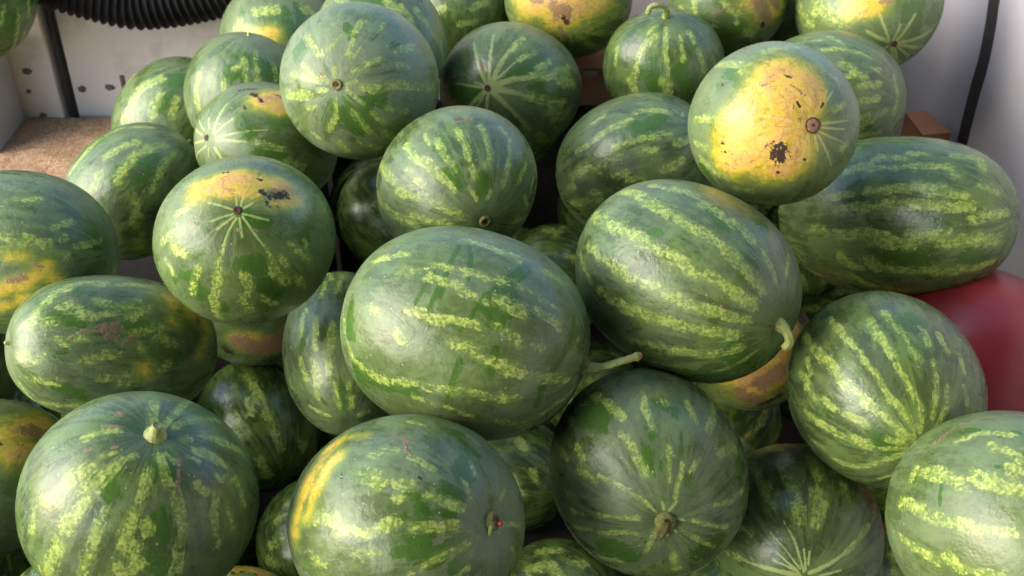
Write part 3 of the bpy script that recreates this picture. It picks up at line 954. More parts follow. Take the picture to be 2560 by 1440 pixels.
    10: ((-0.3703, 1.3086, 0.6482), (-0.1867, 0.0011, -0.3535, 0.9166), (0.1236, 0.1142, 0.1298), (0.0, 0.315, 0.949), """y 126 -51 59 -108.7 67.5 -152.6 61.5 180 52.5
y 90 -77.1 73 -147.2 73.4
y 99 -177.8 65.6 177.5 55.3
d 32 -151.1 71.2 -160.3 70
d 50 -170 68.1 -172.8 61.4
d 14 -130.4 64 -138.2 62.8
d 27 -178.7 71.4 172.3 71.1
d 23 -168.4 57.3 -177 57.2
d 14 171.9 66.6 168.5 65.5
d 18 -88.8 57.7 -95.5 58.5
d 14 -127.6 39.7 -145.7 32.8
c 54 -161.6 64.9 -171.4 57.3
r 23 -16.9 88.3 -35.6 79.5 -37 71.3
r 14 -99.4 89 -99.8 77.3
r 14 -154.4 87.4 -124.5 79.2
r 9 172.6 87.5 -170 79.8
r 14 125.7 85.4 143.3 69.9
r 18 28.3 86.3 5.3 72.4
r 14 52.1 85.4 28.6 72.7
r 27 70.8 84.6 53.4 75.6 53.3 65.8
s 27 53.3 65.8 54.2 55
r 14 87.8 84.4 83 71.5
r 27 107.7 84.7 106.3 70 107.7 61.1
s 27 107.7 61.1 108.4 56.2 106.5 49.3
r 18 136.8 80.1 142.9 70.9
s 50 54.2 55 56.8 38 54.8 26.5 58.3 3
s 45 37.2 46.1 39.8 25.5
s 59 7.5 41.4 20.5 46.6
s 54 77.6 47.1 81.6 38.5 74.4 27.8 79 15.4
s 72 103.5 45.1 107.2 29.8
s 41 129.4 51 130.9 30.7
s 41 -2.5 33.9 -5.2 46
s 36 141.4 43.2 136.6 38.9
s 41 115.2 49.8 115.3 42.5
s 45 10.5 30.9 20.5 29.1
s 36 86.9 28.6 95.2 15.3
s 36 115.8 29.9 116.2 14.3
s 41 -20.5 48.7 -27.2 57.9
c 18 -2.7 63.9 0 65.3
c 18 78.9 77.3 80.3 76
c 14 113.4 72.4 114.8 71.1
u 135 23.8 37.5 39.7 31 56 16.9
u 72 10.9 54.5 29.4 51.5
u 81 76.2 57.5 91.4 52.8
u 99 91.2 34.2 98.1 27.2
u 81 153 51.2 144.6 44.4
u 90 122 81.3 132.9 71.4"""),
    11: ((-0.7613, 1.4238, 0.5568), (0.2324, 0.6725, 0.1624, 0.6837), (0.1269, 0.1274, 0.1523), (0.0, 0.865, 0.501), """s 53 55.6 14.2 51 21.5
s 48 69 44.5 55.5 53.2
s 87 87.8 22.6 81.5 30.5 84.5 41.3
s 43 83.5 58.5 55.9 76.6
s 58 90 43.3 94 52.3
s 67 79.6 18.2 82 22.4
s 43 49.4 25.4 45 33
s 48 77.6 49.6 72.6 51.6
y 87 115.9 16.1 111.7 30.6 104.6 40.8
y 67 111.5 42 114.6 44.8
y 58 131.2 12.3 126 26.5
c 38 110 21.2 108.3 29.6
d 19 97.2 19.4 98.1 21.2
c 19 100.3 35.5 101.4 38.6
y 67 93.2 30.7 93.1 22.6"""),
    12: ((-0.7681, 1.2155, 0.2878), (0.5239, 0.3173, 0.1144, -0.7821), (0.1145, 0.106, 0.126), (0.0, 0.746, 0.665), """y 200 125.6 34.3 138.9 18.8 140.8 7.8
c 116 133 26.7 131.5 18.5
y 158 108 37.3 113.3 24.7
d 21 121.7 43.1 119.5 42.1
d 21 117.7 31.5 117 27.6
s 42 147.6 40 149.2 28.6
u 158 91.2 23.1 81.7 30.8"""),
    13: ((-0.9044, 1.2013, 0.1199), (0.6354, 0.736, 0.2254, -0.0609), (0.1171, 0.103, 0.1288), (-0.0, 0.84, 0.542), """s 32 46.3 -11.3 38.7 -4.3
s 32 36.4 10.9 28.3 16.8"""),
    14: ((-0.9351, 1.4165, 0.3242), (0.5706, 0.7838, 0.2313, -0.0811), (0.1148, 0.101, 0.1263), (0.0, 0.851, 0.525), """"""),
    15: ((-0.6828, 1.7467, 0.4817), (-0.018, 0.4196, 0.2285, 0.8783), (0.1136, 0.125, 0.1307), (-0.0, 0.99, 0.14), """s 64 22.7 -22.4 21.9 -4.5 15.9 14.3 14.2 29.9
s 70 46.4 8.8 46.9 22.6 51.2 34.8
s 83 72.3 5.6 64.7 23.1 64.9 38 70.5 51.2
s 70 98.1 16.2 89.8 35.1 87.1 52.5
s 89 94.4 3.1 107.9 -5.9 136.4 -23.8
s 51 20.6 38.3 27.8 53.4
s 64 61.6 -13.9 56.3 -1.3
s 64 121.1 15.4 136.5 7.6
u 127 68.6 9.8 70.2 16.2
u 127 82.5 18.6 77.5 34.2"""),
    16: ((-0.6953, 2.0764, 0.4648), (-0.0098, 0.3104, 0.0457, 0.9495), (0.1215, 0.1195, 0.1397), (0.0, 0.908, 0.42), """s 75 45.3 -6.8 44.9 3.4 37 23.5 45 41
s 68 68.9 13.4 59.7 31.9
s 54 9.3 12.1 5.6 18.9
s 61 83.9 23.7 77.6 36.6
u 136 67.2 25.7 67.9 35.1
u 122 54.2 43.9 58.5 50.3
u 109 56.1 17.9 65.3 11.7"""),
    17: ((-0.5128, 1.9525, 0.5765), (-0.0866, 0.0975, 0.0369, 0.9908), (0.115, 0.115, 0.1207), (0.0, 0.936, 0.352), """s 67 35.3 26.1 42.6 -1.4
s 60 103 60.8 101.5 34.1
s 53 75 41.2 81 45.9
s 53 84.8 52.5 89.9 34
s 53 67.1 30.4 71.9 13.8
s 60 126 49.3 124.1 34.4
u 160 68.8 38.2 83.7 33.2
u 160 106.7 45.9 125.5 37.9"""),
    18: ((-0.429, 1.7345, 0.5803), (-0.4121, -0.5119, -0.1369, 0.7412), (0.1085, 0.1193, 0.1247), (-0.0, 0.802, 0.598), """r 26 166.6 80.7 -172.7 72.5
r 32 119 80.4 162.4 55.4
r 19 110.2 78.9 130.8 57.9
r 32 88.3 76.4 91.4 49.6
r 19 91.8 79 104.8 56.6 106.7 35.4
r 39 55.1 76 45.9 64.3
r 19 21.8 80.5 8.8 73.8
r 26 -1.2 82.2 -54.7 54.1
r 19 -106.3 82.1 -104.1 65.1
r 19 -145.5 82.7 -126.3 65.5
r 19 -50.3 85 -74.7 61.6
s 52 92.3 44.7 90 24.2
y 155 141.1 32.8 143 12.8
y 90 128.5 25.4 130.1 15.1
d 39 154.9 35.1 149.2 34
d 32 144.8 33.8 139.4 33
d 26 141.2 47.8 137.3 47.5
d 19 171.1 39 161.9 28.8
d 19 145.9 19.2 142.5 15.5
u 116 115.7 50.8 107.9 48.3
u 155 117.5 27.8 117.5 15
u 129 97.5 26.2 95.3 13.4
u 103 83.1 37.2 82.2 24.7
s 58 79.8 17.9 75 2.7"""),
    19: ((-0.4836, 2.1949, 0.5972), (0.5099, 0.8476, 0.0794, 0.1238), (0.1228, 0.1122, 0.1351), (-0.0, 0.742, 0.67), """y 122 125.2 22.5 98.1 31.5
u 190 116.5 13.5 70 17.4
u 136 87.9 27.1 62.2 24.5
s 82 106 5.9 87.4 9.8
s 82 60.1 8.6 47.8 14.2
s 61 133.3 12.1 124 4.9"""),
    20: ((-0.2434, 1.6469, 0.7389), (0.5924, 0.456, 0.3319, -0.5753), (0.1243, 0.1256, 0.1342), (0.0, 0.265, 0.964), """s 46 -149.3 44.6 -156.4 66.6
s 46 -172.5 65.1 170.9 55.8
s 41 -122.8 60.8 -108.3 77.8
s 41 -107.7 51.8 -108.9 73.2
s 36 -127.4 76.1 -119.2 83.5
s 67 -86.4 44.8 -76.4 67
s 31 -80.8 75.9 -69.8 81.7
s 46 159 53.2 155.5 39.2
s 36 153.6 67.5 154.3 57
s 36 143.6 68.8 140.5 61
s 41 120.6 75.2 115 56
s 46 113.6 42.5 112.7 23
s 41 102.5 45.7 98.6 37.6
s 67 72.5 73.9 73.9 65.5 80.8 60.2 81 43.2
s 57 81 39.8 78.4 7.9
s 36 66.1 83.8 45.3 68.2
s 46 21.9 68.3 21.8 58.5 22 48.8
s 41 41.8 58.9 40.1 47
s 67 6.5 42.5 16.1 29.4
s 62 -13 43.7 -9.3 33.8
s 46 56.5 51.8 58.2 36
s 31 89.5 82 93.8 76.4
s 46 -23.7 55.2 -13.2 67.9 -12.3 79.6
s 36 -171.6 86.9 -178.1 78.7
s 36 -61.4 60.1 -54.6 67.2
s 46 -40.8 44.4 -33.7 41.4
s 41 31.8 41.1 32.3 29.3
s 36 137.1 40.5 139.9 31.7
u 144 -5.2 69 11.2 62.6 14.2 53.6
u 93 58.1 63.9 61.9 58.7
u 82 120.8 39.3 121.3 32.5
u 72 165.9 48.2 158.4 54.1
u 82 -126.5 54.9 -131.6 48.4
u 103 -87.4 74.4 -93.8 64.3
c 10 -127.4 76.1 -129 76.2
c 10 -130.7 77.8 -130.4 78.2"""),
    21: ((-0.2392, 1.8968, 0.7039), (0.451, 0.8761, 0.0396, 0.166), (0.1201, 0.1057, 0.1321), (0.0, 0.828, 0.561), """s 66 72.8 -2.6 68.2 8
s 54 49.8 5.9 41.1 17.5 20.4 28.4 -2.2 37
s 54 63.5 3.5 56.2 17.4
s 48 115.8 -31 111.8 -17.9
u 120 94 -10.2 82.1 -3.6"""),
    22: ((-0.1143, 2.2041, 0.6509), (0.5044, 0.8593, 0.009, 0.0841), (0.1158, 0.1094, 0.1274), (0.0, 0.753, 0.658), """s 86 122.8 26.8 103.4 29.8
s 71 71.2 33.3 51.9 25.2
s 64 88.2 47.5 64.8 45.9
s 57 122.9 43.4 124.5 51.7"""),
    23: ((-0.0038, 1.9332, 0.6031), (0.5298, 0.478, 0.2882, -0.6386), (0.1208, 0.1329, 0.1329), (0.0, 0.307, 0.952), """r 38 -169.3 87.3 -158.5 67 -157.7 41.9
r 38 152 86.3 177.2 63.9 -179.5 38.7
r 50 139.6 84.8 154.7 61.2 152.3 45.5
s 50 151.9 51.9 151.7 34.1
r 25 130.2 83.9 135.9 55.3
s 44 135.9 55.3 131.4 39.3
r 62 112.6 85 108.9 67.2 104.6 50.4
s 81 104.7 53.8 102.1 35.8 107.2 14.2
r 62 81.9 84.7 78.2 68.1 76.4 57.5
s 81 76.4 57.5 74.8 45.7 73.8 26.2
r 56 55 85.3 42.7 61.6 37.8 43.9
s 56 39.1 47.3 36.8 37.8
s 75 37.8 26.5 31.7 4.8
r 31 11.1 86.6 -6.3 69.8
r 25 -19.8 87.2 -31.6 68
r 44 -44.5 87.3 -45.6 62.9
r 31 -99.1 87.5 -99.4 61.1
r 19 -138.4 87.3 -116.1 78.1
s 100 58.9 24.6 64.6 13.6
s 75 63 35.6 69.6 25
s 62 113.2 45.4 115.8 33.4
s 88 96.4 28.9 92.2 13.4
s 56 49.6 17.4 48.3 10.5
c 38 -98.8 48.7 -110.5 58
c 38 -80.7 47.9 -69 50.4
c 16 -163 64.7 -163.2 74.1
u 188 -68.7 62.3 -71.5 80.1
u 150 88.8 48.4 86.6 37.5
u 162 126.9 62.1 116.7 47.1"""),
    24: ((0.1136, 2.1339, 0.7124), (0.689, 0.7227, -0.0022, -0.0554), (0.1278, 0.1183, 0.1341), (0.0, 0.369, 0.929), """y 286 155.2 53.2 96.7 77 38.4 59
y 186 179.7 77.7 55.8 82.4
c 124 132.7 74.2 97.1 81.3
c 87 153 52.1 148 60.3
c 50 -126.2 81.9 -92.5 75.3
d 37 138.7 84.7 119.2 86.9
s 68 -30.8 82.3 -47.4 61.1 -46.3 28.5
s 62 -23 82.9 -19.7 45.9 -20.8 22.1
s 81 -162.9 14.5 -161.5 40.8
s 43 -112.3 81.4 -92.7 69.8
s 31 -73.3 80.7 -75 65
s 62 -7.3 81.5 -1.3 56
s 75 5.1 47.8 3.2 31.6
s 62 -147.4 48.3 -129.9 55.2
u 124 -3.4 67.5 -5.4 41.6
u 124 -30.5 66.6 -33.8 49.8"""),
    25: ((0.2819, 1.9182, 0.6519), (0.0617, -0.0274, -0.0814, 0.9944), (0.1111, 0.0978, 0.1056), (-0.0, 0.849, 0.529), """s 73 73.5 59.8 62 47.9 61 32.5 60.5 6.2
s 53 92.8 69.6 90.9 42.3 95.4 10.6
s 47 62.3 71.3 57 60.1
s 53 135.8 59.8 132.8 48.1
s 60 132.3 39.1 132.5 19.7
s 47 117 58.8 110.8 34.7
s 80 56.8 11.6 64.2 -1.7
s 80 88.6 16.7 94.5 2.1
s 53 25.1 34 34.3 20.2
s 60 146.9 24.7 147.9 7.1
u 133 106.2 23.7 113.3 6.3
u 133 73.5 27.3 83.3 8.3"""),
    26: ((0.4214, 2.0828, 0.7285), (0.3831, 0.6801, 0.0851, -0.6192), (0.1178, 0.1037, 0.1296), (0.0, 0.665, 0.747), """y 184 81.5 21.8 66.9 11.2 67.7 -5.9
c 145 76.5 13.9 60.3 5.5
c 79 79.7 0.1 69 -8.6
c 20 67.1 58 80.8 35.2
s 59 75.1 34.3 59.4 35.6
s 59 90.3 76.1 48 74
s 59 84.1 48 73.3 40.4
s 46 46 59.9 48.3 52.4
s 59 -82.7 85.1 -32 71.9
u 158 57.7 24 50.4 41.4
s 79 48.6 25.5 46.6 16.7
d 39 56.8 9.2 54.4 6.2"""),
    261: ((0.5756, 2.236, 0.6583), (0.5041, 0.8476, -0.1371, 0.0933), (0.1045, 0.0968, 0.1097), (0.0, 0.762, 0.648), """"""),
    27: ((0.673, 2.0236, 0.7381), (0.5899, 0.7378, -0.2224, 0.2414), (0.1366, 0.1202, 0.1476), (0.0, 0.61, 0.793), """r 22 103.9 83.7 86.2 59
r 17 77.9 85.9 50 73
r 33 31.7 87.6 24.2 63.7
r 39 -25.8 86.4 -34.7 54.6
r 39 -49.4 85.9 -60.7 55.2
r 39 -134.1 86 -113.3 72.3
r 33 -111 84.2 -100.6 51.2
r 39 115 83.7 116.6 63.6
r 33 166.5 85 172.7 75.8
r 28 -79.6 84.7 -79.9 52.2
s 122 127.8 19.5 121.5 42
s 55 145.8 10.5 142.9 20.9
s 99 141.2 0.1 142.7 9.3
y 99 102.8 38.2 77 51.4
c 28 78.9 51.5 65.1 54.2
y 88 109.1 45 81.7 55.6
u 110 41.3 60.8 23.2 56
u 133 -1.7 67 -11 54.7
u 99 -103.1 52.3 -83.1 49.2
c 14 128.6 47.7 123.8 53"""),
    28: ((0.5555, 1.7978, 0.6373), (0.3444, 0.6334, -0.0585, 0.6905), (0.123, 0.1353, 0.1353), (0.0, 0.953, 0.303), """s 34 46.4 7.5 40.3 24.2 37 41.2
s 63 57.7 23.5 57.6 31.2
s 52 67.3 28.8 60.8 42.4
s 46 75 40 62.9 54.8
s 52 89.9 39.5 83.5 55.1
s 52 116.7 41 110.2 52.8 104.6 63.7
s 34 118.7 73 84.1 77.3
s 34 35.5 -3.5 35.2 4.3
s 40 49.3 45.1 45.2 51.5
s 34 27.6 5.9 34.9 19.8
s 40 31.3 64.3 64.1 76.3
s 46 127.1 41.3 135.9 57
c 29 42.7 60.2 41.6 62.9
s 57 107.4 36.3 105.6 48.2"""),
    29: ((0.3723, 1.4342, 0.7645), (0.5597, 0.4377, -0.3146, 0.6294), (0.1177, 0.1189, 0.1247), (0.0, 0.417, 0.909), """y 204 33.1 48.4 64.7 53.8 86.5 46.7 109.7 37.4
y 291 23 57 55.2 70.3 104.7 65.1 121.2 49.6
y 194 3 62.7 64.5 83.6 153.6 68.5
y 146 117.5 26.9 119.4 39.1
y 146 154 57.3 139.4 44.9
y 78 -15.7 81.2 -20.5 66.6
d 97 126.6 63.3 137.4 61.7
d 39 132 57.5 136.6 57.9
d 29 127 67 133.8 67.3
d 24 103.8 30.1 105.3 31.7
d 12 60.5 21.2 61 22.3
d 15 150.5 53 151.9 53.2
d 10 35.7 71.7 37.2 76.2
d 10 25.8 52.6 21.6 55.7
d 12 111.1 27.8 111.7 34.1
d 10 171.7 68.1 173.9 67.4
d 10 -25.8 77.7 -28.3 73.8
c 15 27.5 60.7 19.1 67.1
c 12 20.7 68.4 13.7 70.6
c 12 50.2 49 43.6 52
c 10 44.5 71 51.6 74.4
c 10 119.3 27.7 121.7 30
r 19 -78 84.9 -83.7 60.9
r 24 -106 84.6 -95.6 64.9
r 19 -131.8 83.9 -115.6 68.4 -112.8 54.7
r 19 -146.6 83 -144.2 69.7 -143.3 55.5
r 15 -163.6 83.1 -161 72.7
r 19 164 83.1 179.2 66.1
r 19 150.4 82.3 171.4 57.5
r 15 9.2 85.6 -36.1 61.7
r 15 31.1 85 4.8 69.7
r 15 56.2 83.7 35.4 74
r 19 88.4 83.3 80.2 71.3 79.4 56.6
r 15 99.4 81.7 99.2 69.1
r 15 137.4 82.3 144.3 68.2
s 58 44.7 -2.7 41.3 29.7
s 44 87.8 0.2 82.9 36
s 53 102.7 -2 106.7 14.8
s 63 114.1 1.6 132.1 22.6
s 68 147.7 39.5 151.9 48.8
s 44 -55.7 72.2 -61.1 61.1
s 58 20.3 26.1 -2.2 26.3
s 49 47.3 28.2 45.8 38
s 49 121.8 12 129 15.1
s 39 -28.6 50.5 -36.7 50.1
s 58 142.2 19.5 149.8 28.5
s 44 -121.3 60.6 -112.3 56.3
u 97 98.8 28.9 68.8 40.3
u 68 18.4 39.4 0.7 40.5
u 126 136.9 36.2 144.3 48.7
u 78 49.5 22.3 60 42.9
u 87 121.6 0.8 128.5 -1.3"""),
    30: ((0.6111, 1.5285, 0.5587), (0.4387, 0.5603, -0.0986, 0.6956), (0.1276, 0.1123, 0.1914), (0.0, 0.89, 0.455), """s 50 59.5 -11.7 53.6 -3.5 44.8 5.9 44.4 16.2
s 40 39.6 17.5 36.7 24
s 45 54.9 1.4 54.7 8
s 45 54.4 11.7 53.8 15.4
s 50 51.8 19.5 50.2 24.9 45.8 35.7 51.4 40.9
s 40 31.2 37 15.9 47.2 31.2 52.3
s 55 72.6 4.3 68.5 25.8 67.7 38.3
s 40 77.1 -14.2 74.4 -2.1
s 55 86.8 -12 83.1 -1.3 84.8 2 79.8 16.4
s 55 81.3 20.7 80.6 28.7
s 55 80.2 32.3 82.4 40.8 77.9 51.6
s 40 72.9 31.2 72.2 38.7 70.3 48.9
s 55 92 54.3 88.5 60.6 77 78.6
s 50 101.5 -23.8 101.8 -18.3
s 75 104.2 -9 102.5 1.5
s 80 103.6 4.2 106.4 11.6 110.1 22.6
s 90 105.3 27.1 107.1 39
s 70 112.3 40.6 113.3 53.2 134.7 67.8
s 60 118.9 -10.6 126.4 -8.1 129.2 -2.9
s 70 122.8 2.9 128.7 8.5
s 60 128.8 11 132.6 18.7 134.4 31.7
s 60 138.6 32.9 142.2 43.3
s 45 147 46.9 161.4 59.9
s 45 138.5 -8.4 148.5 -0.4 152.6 10.7 160.6 21.9 165.7 30.8
s 40 69 -20.1 66.3 -16.9
s 40 54.6 54.8 47.5 64.6
u 80 57 17.1 59.8 32.5
u 70 92.8 36.9 96.3 38.8
u 70 60.7 -9.9 64.4 -4.9
u 101 119.5 15.3 121.3 26.2
u 70 128.3 49.1 137.9 52.5
u 80 34 -1.6 30 13.1
c 15 85.3 -16.8 85.9 -16.3
c 15 76.4 40.6 76.7 41
c 18 122.1 45.9 122.4 47.1
c 13 40.1 0.4 41 1.1"""),
    31: ((0.2149, 1.7086, 0.5584), (0.2718, 0.484, 0.013, 0.8317), (0.1197, 0.1317, 0.1413), (0.0, 0.93, 0.367), """s 52 61.7 -16.6 56.5 3.6 50 24.1
s 52 72 11.2 71.8 25.2 72.9 48.9
s 52 43 27.8 40.3 48.4 37.4 60.8
s 76 77.7 -26.6 77.6 -11.4 82.8 0.2
s 41 78.2 4.7 80.9 13.6
s 52 99.9 12 102.9 20.8
s 64 104.7 35.1 108.5 49.7
s 64 101.8 -39.1 106.2 -10.8
s 47 82 25.9 85.2 36.5
s 58 97.7 -16.5 101.5 -11.2
s 41 41.4 -4.1 38.1 5.2
s 52 92.9 5.2 93.7 13.8
s 58 86.5 51.6 86.9 62.3
s 47 86.1 -39 87.8 -28.5
u 105 70.3 -0.1 65.6 12.7
u 116 60.5 29.9 58.5 41.2"""),
    32: ((-0.0833, 1.45, 0.6591), (0.6385, 0.6977, -0.0572, 0.3198), (0.1237, 0.1088, 0.1237), (-0.0, 0.54, 0.842), """s 58 99.8 2.5 101.5 18.2 97.9 27.4 95.5 42.8
s 43 95.5 42.8 96.4 56.4
s 48 82.3 18.6 82.9 32.9 83 44.4
s 39 66.3 17.7 66.2 32.6 68.1 45.1 68.7 56.8
s 43 47.9 18.6 47.2 30.7 45.8 41.4 51.6 49.8
s 39 32.1 18.1 25.6 29.1 26.4 45.4 26 63
s 39 2.9 38.6 4.5 55.7
s 63 126.6 -17.4 124.6 13.2
s 63 128.9 20.9 121.2 39.6 120.1 55.3 123.6 71
s 63 146.1 -6 147.1 11 148.8 28 149.7 40.8
s 48 142.7 36.3 142.3 49.5 141.4 63.7
s 58 -52.5 61.5 -53.4 49.2
s 34 172.4 5.3 176.2 9.3
s 29 47.1 68.4 51.6 73
s 34 -19.7 55.3 -41.3 49.6
s 43 112.5 30.1 111 36.9
s 34 87.2 7.3 87.3 17.3
s 34 78.5 61.3 78.3 70.9
s 34 -15.7 40.5 -23.7 46.9
s 34 110.9 17.2 109.9 23.7
c 9 66.3 8.8 50.9 12.1
c 14 77.5 9.6 77.1 10.9
c 8 60.9 2.2 51.8 9.5
c 12 87.7 0.5 78.9 2.4
u 87 86.2 45.1 86.5 55.2
u 77 83.2 25 84.1 32.1
u 77 59.7 59.3 66.4 66.9
u 97 12.8 50 6.4 37"""),
    33: ((-0.2458, 1.9803, 0.2952), (0.5455, 0.7967, 0.0294, 0.2586), (0.1148, 0.1123, 0.1263), (0.0, 0.764, 0.645), """"""),
    34: ((-0.2705, 1.4146, 0.3709), (0.639, 0.7645, 0.0733, 0.0434), (0.0988, 0.1087, 0.1482), (0.0, 0.734, 0.679), """s 59 124.9 -2.8 131.6 11.6
s 52 114 6.3 118.8 26.4
s 72 98.9 15.9 106.3 33.1
s 46 93 -12.4 85.9 -37
s 39 104.2 -25.8 107.4 -10.4
s 59 139.6 27.9 142.1 41.3
s 78 126.3 34.5 127.9 48.7
s 72 107.8 37.4 115.5 51.8
s 39 136.1 46.9 143.1 56
s 52 110.5 53.6 115.9 72.3
s 59 81.8 65.8 83.8 74.3
s 39 169 53.5 161.6 71.2
s 39 103.6 -43.5 98 -28.9
s 52 34.2 78.8 24.1 71.7
s 59 161.6 14.8 171.3 29
s 39 88.6 55.7 88.8 67.6
u 118 137.5 16 132.6 9.2
u 105 123.7 13.2 122 22.6
u 118 103.5 60.4 99.4 67"""),
    35: ((-0.48, 1.6725, 0.2933), (0.4707, 0.5265, -0.0883, 0.7025), (0.1198, 0.1201, 0.1318), (0.0, 0.466, 0.885), """y 136 136 37.1 160.1 46.3 -170.5 57
c 160 174.4 58.4 155.4 39.9 136 37.1
c 123 -179.8 49.9 159.4 35.7
d 49 137.3 17.9 144.4 20.8"""),
    36: ((-0.4861, 1.5981, 0.0558), (0.5788, 0.7751, 0.1205, 0.2229), (0.1148, 0.1263, 0.1263), (-0.0, 0.815, 0.58), """s 53 79.2 -10.5 78.4 6.8 77.7 18.9
s 47 77.2 27.1 75 49.5 71.6 61.1
s 60 105.3 19.6 106.7 36.7
s 53 119.5 18.2 114.8 36.1
s 60 116.2 61.3 153.5 77.2
c 80 -17.6 60.6 -15.8 45.8
s 53 71.7 57.1 75 49.5
s 67 34.9 54.1 19.3 59
s 47 87.1 13.5 90.9 23.3"""),
    37: ((-0.3446, 1.3801, -0.0282), (0.6992, 0.7067, 0.0809, -0.0714), (0.1118, 0.1033, 0.123), (0.0, 0.746, 0.666), """s 90 149.9 31.6 134 32.5
s 64 128 0.3 118.3 -1.4
s 64 137.6 13.1 130.7 11.7
s 58 162.6 40.2 153.3 48.3"""),
    38: ((-0.449, 1.1531, -0.012), (0.4399, 0.5198, 0.1334, 0.7201), (0.1148, 0.101, 0.1263), (0.0, 0.727, 0.686), """y 169 17.4 -12.9 18.1 13.2 5.2 30
c 67 23.1 -10.9 23.5 1.7
d 34 27.8 10.2 13.7 31.5"""),
    39: ((0.4309, 1.5978, 0.2459), (0.752, 0.6004, -0.1557, 0.2231), (0.1148, 0.1134, 0.1263), (0.0, 0.46, 0.888), """y 316 75 68.6 34.2 86.7 178.1 69.5
y 253 34.9 38.3 27.5 74.5
c 152 -148.1 80.2 -21.7 77.6
d 127 17.7 6.5 14.6 27.4
c 127 -166.4 61.5 -130.7 60.7
d 63 -87.6 58.5 -120.6 53.9"""),
    40: ((0.0904, 1.8785, 0.2027), (0.3951, 0.5863, -0.0048, 0.7072), (0.1149, 0.1011, 0.1263), (-0.0, 0.847, 0.531), """s 64 33.7 16.3 17.6 17.2
s 64 28.6 0.8 30.2 10
s 57 59.9 35.1 62 43.4"""),
    41: ((0.0848, 1.2755, -0.071), (0.5568, 0.6054, 0.0642, 0.5651), (0.109, 0.0959, 0.1199), (0.0, 0.834, 0.552), """s 76 72.9 -12.3 61.6 6.8
s 57 51.3 -14.9 41.3 2.1
s 76 45.7 17.4 40.7 27.1
s 64 65.3 12.8 65.6 16.9"""),
    42: ((0.0079, 1.5962, -0.0708), (0.5068, 0.6438, 0.0533, 0.5708), (0.1091, 0.0961, 0.1201), (-0.0, 0.842, 0.54), """s 65 53.3 14.6 59.5 22.6
s 58 97 27.1 108.5 37.3
s 51 80.4 40.7 88.1 47.4"""),
    43: ((0.6768, 1.2901, -0.0696), (0.6489, 0.7421, -0.1544, 0.0664), (0.1103, 0.0971, 0.1214), (0.0, 0.849, 0.528), """s 57 88.4 -8.3 84 -4
s 51 89.1 6.7 84.4 8.7"""),
    44: ((-1.0905, 2.1784, 0.6995), (0.3848, 0.8861, 0.2231, -0.1303), (0.1198, 0.1318, 0.1342), (0.0, 0.912, 0.41), """s 41 59.9 24.1 57.8 30.7 54.2 39.2
s 47 45.3 19.3 23.8 37.3 -15.8 43.9
s 41 35.4 8.7 25.4 17.2
s 34 13 28.4 -6.2 34.2
u 95 49 28.8 35.5 44.7"""),
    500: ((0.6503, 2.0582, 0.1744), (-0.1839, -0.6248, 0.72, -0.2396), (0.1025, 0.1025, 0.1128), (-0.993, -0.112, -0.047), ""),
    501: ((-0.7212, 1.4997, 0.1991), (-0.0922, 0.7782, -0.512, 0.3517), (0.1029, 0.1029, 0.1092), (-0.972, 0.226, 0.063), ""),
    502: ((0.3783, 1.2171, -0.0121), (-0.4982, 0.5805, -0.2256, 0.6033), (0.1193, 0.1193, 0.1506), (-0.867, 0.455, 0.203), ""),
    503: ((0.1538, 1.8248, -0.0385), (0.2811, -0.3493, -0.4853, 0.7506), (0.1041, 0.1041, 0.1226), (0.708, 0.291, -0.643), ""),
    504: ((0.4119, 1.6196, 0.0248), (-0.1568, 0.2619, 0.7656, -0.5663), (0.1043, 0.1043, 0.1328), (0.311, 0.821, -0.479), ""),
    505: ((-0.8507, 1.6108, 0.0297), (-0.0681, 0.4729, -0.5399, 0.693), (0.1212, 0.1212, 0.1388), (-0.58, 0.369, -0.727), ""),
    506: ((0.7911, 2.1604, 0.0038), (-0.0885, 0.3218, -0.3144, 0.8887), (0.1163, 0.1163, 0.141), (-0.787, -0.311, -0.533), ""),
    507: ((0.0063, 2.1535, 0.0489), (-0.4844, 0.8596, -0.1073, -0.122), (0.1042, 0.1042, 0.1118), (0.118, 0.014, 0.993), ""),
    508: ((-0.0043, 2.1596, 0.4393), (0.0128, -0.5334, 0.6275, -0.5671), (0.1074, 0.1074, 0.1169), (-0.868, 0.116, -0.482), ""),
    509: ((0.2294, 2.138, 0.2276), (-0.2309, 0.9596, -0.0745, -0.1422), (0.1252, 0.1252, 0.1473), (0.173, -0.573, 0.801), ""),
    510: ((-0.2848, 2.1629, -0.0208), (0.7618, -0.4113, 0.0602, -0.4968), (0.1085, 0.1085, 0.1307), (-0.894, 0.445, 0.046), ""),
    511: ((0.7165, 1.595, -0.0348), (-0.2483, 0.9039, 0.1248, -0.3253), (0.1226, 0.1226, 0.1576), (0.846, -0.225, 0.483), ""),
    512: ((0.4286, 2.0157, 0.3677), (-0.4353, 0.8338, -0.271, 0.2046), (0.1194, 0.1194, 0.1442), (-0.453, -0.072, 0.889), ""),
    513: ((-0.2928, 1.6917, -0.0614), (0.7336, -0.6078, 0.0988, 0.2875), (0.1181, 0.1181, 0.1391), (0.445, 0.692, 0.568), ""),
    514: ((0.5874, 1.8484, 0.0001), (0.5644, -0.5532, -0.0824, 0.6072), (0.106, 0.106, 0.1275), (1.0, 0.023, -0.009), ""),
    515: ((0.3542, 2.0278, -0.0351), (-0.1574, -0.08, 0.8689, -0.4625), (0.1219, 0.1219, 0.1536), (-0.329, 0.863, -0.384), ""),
    516: ((-0.3016, 2.1972, 0.2096), (-0.4247, 0.4098, -0.0867, 0.8026), (0.1071, 0.1071, 0.1302), (-0.9, -0.374, -0.223), ""),
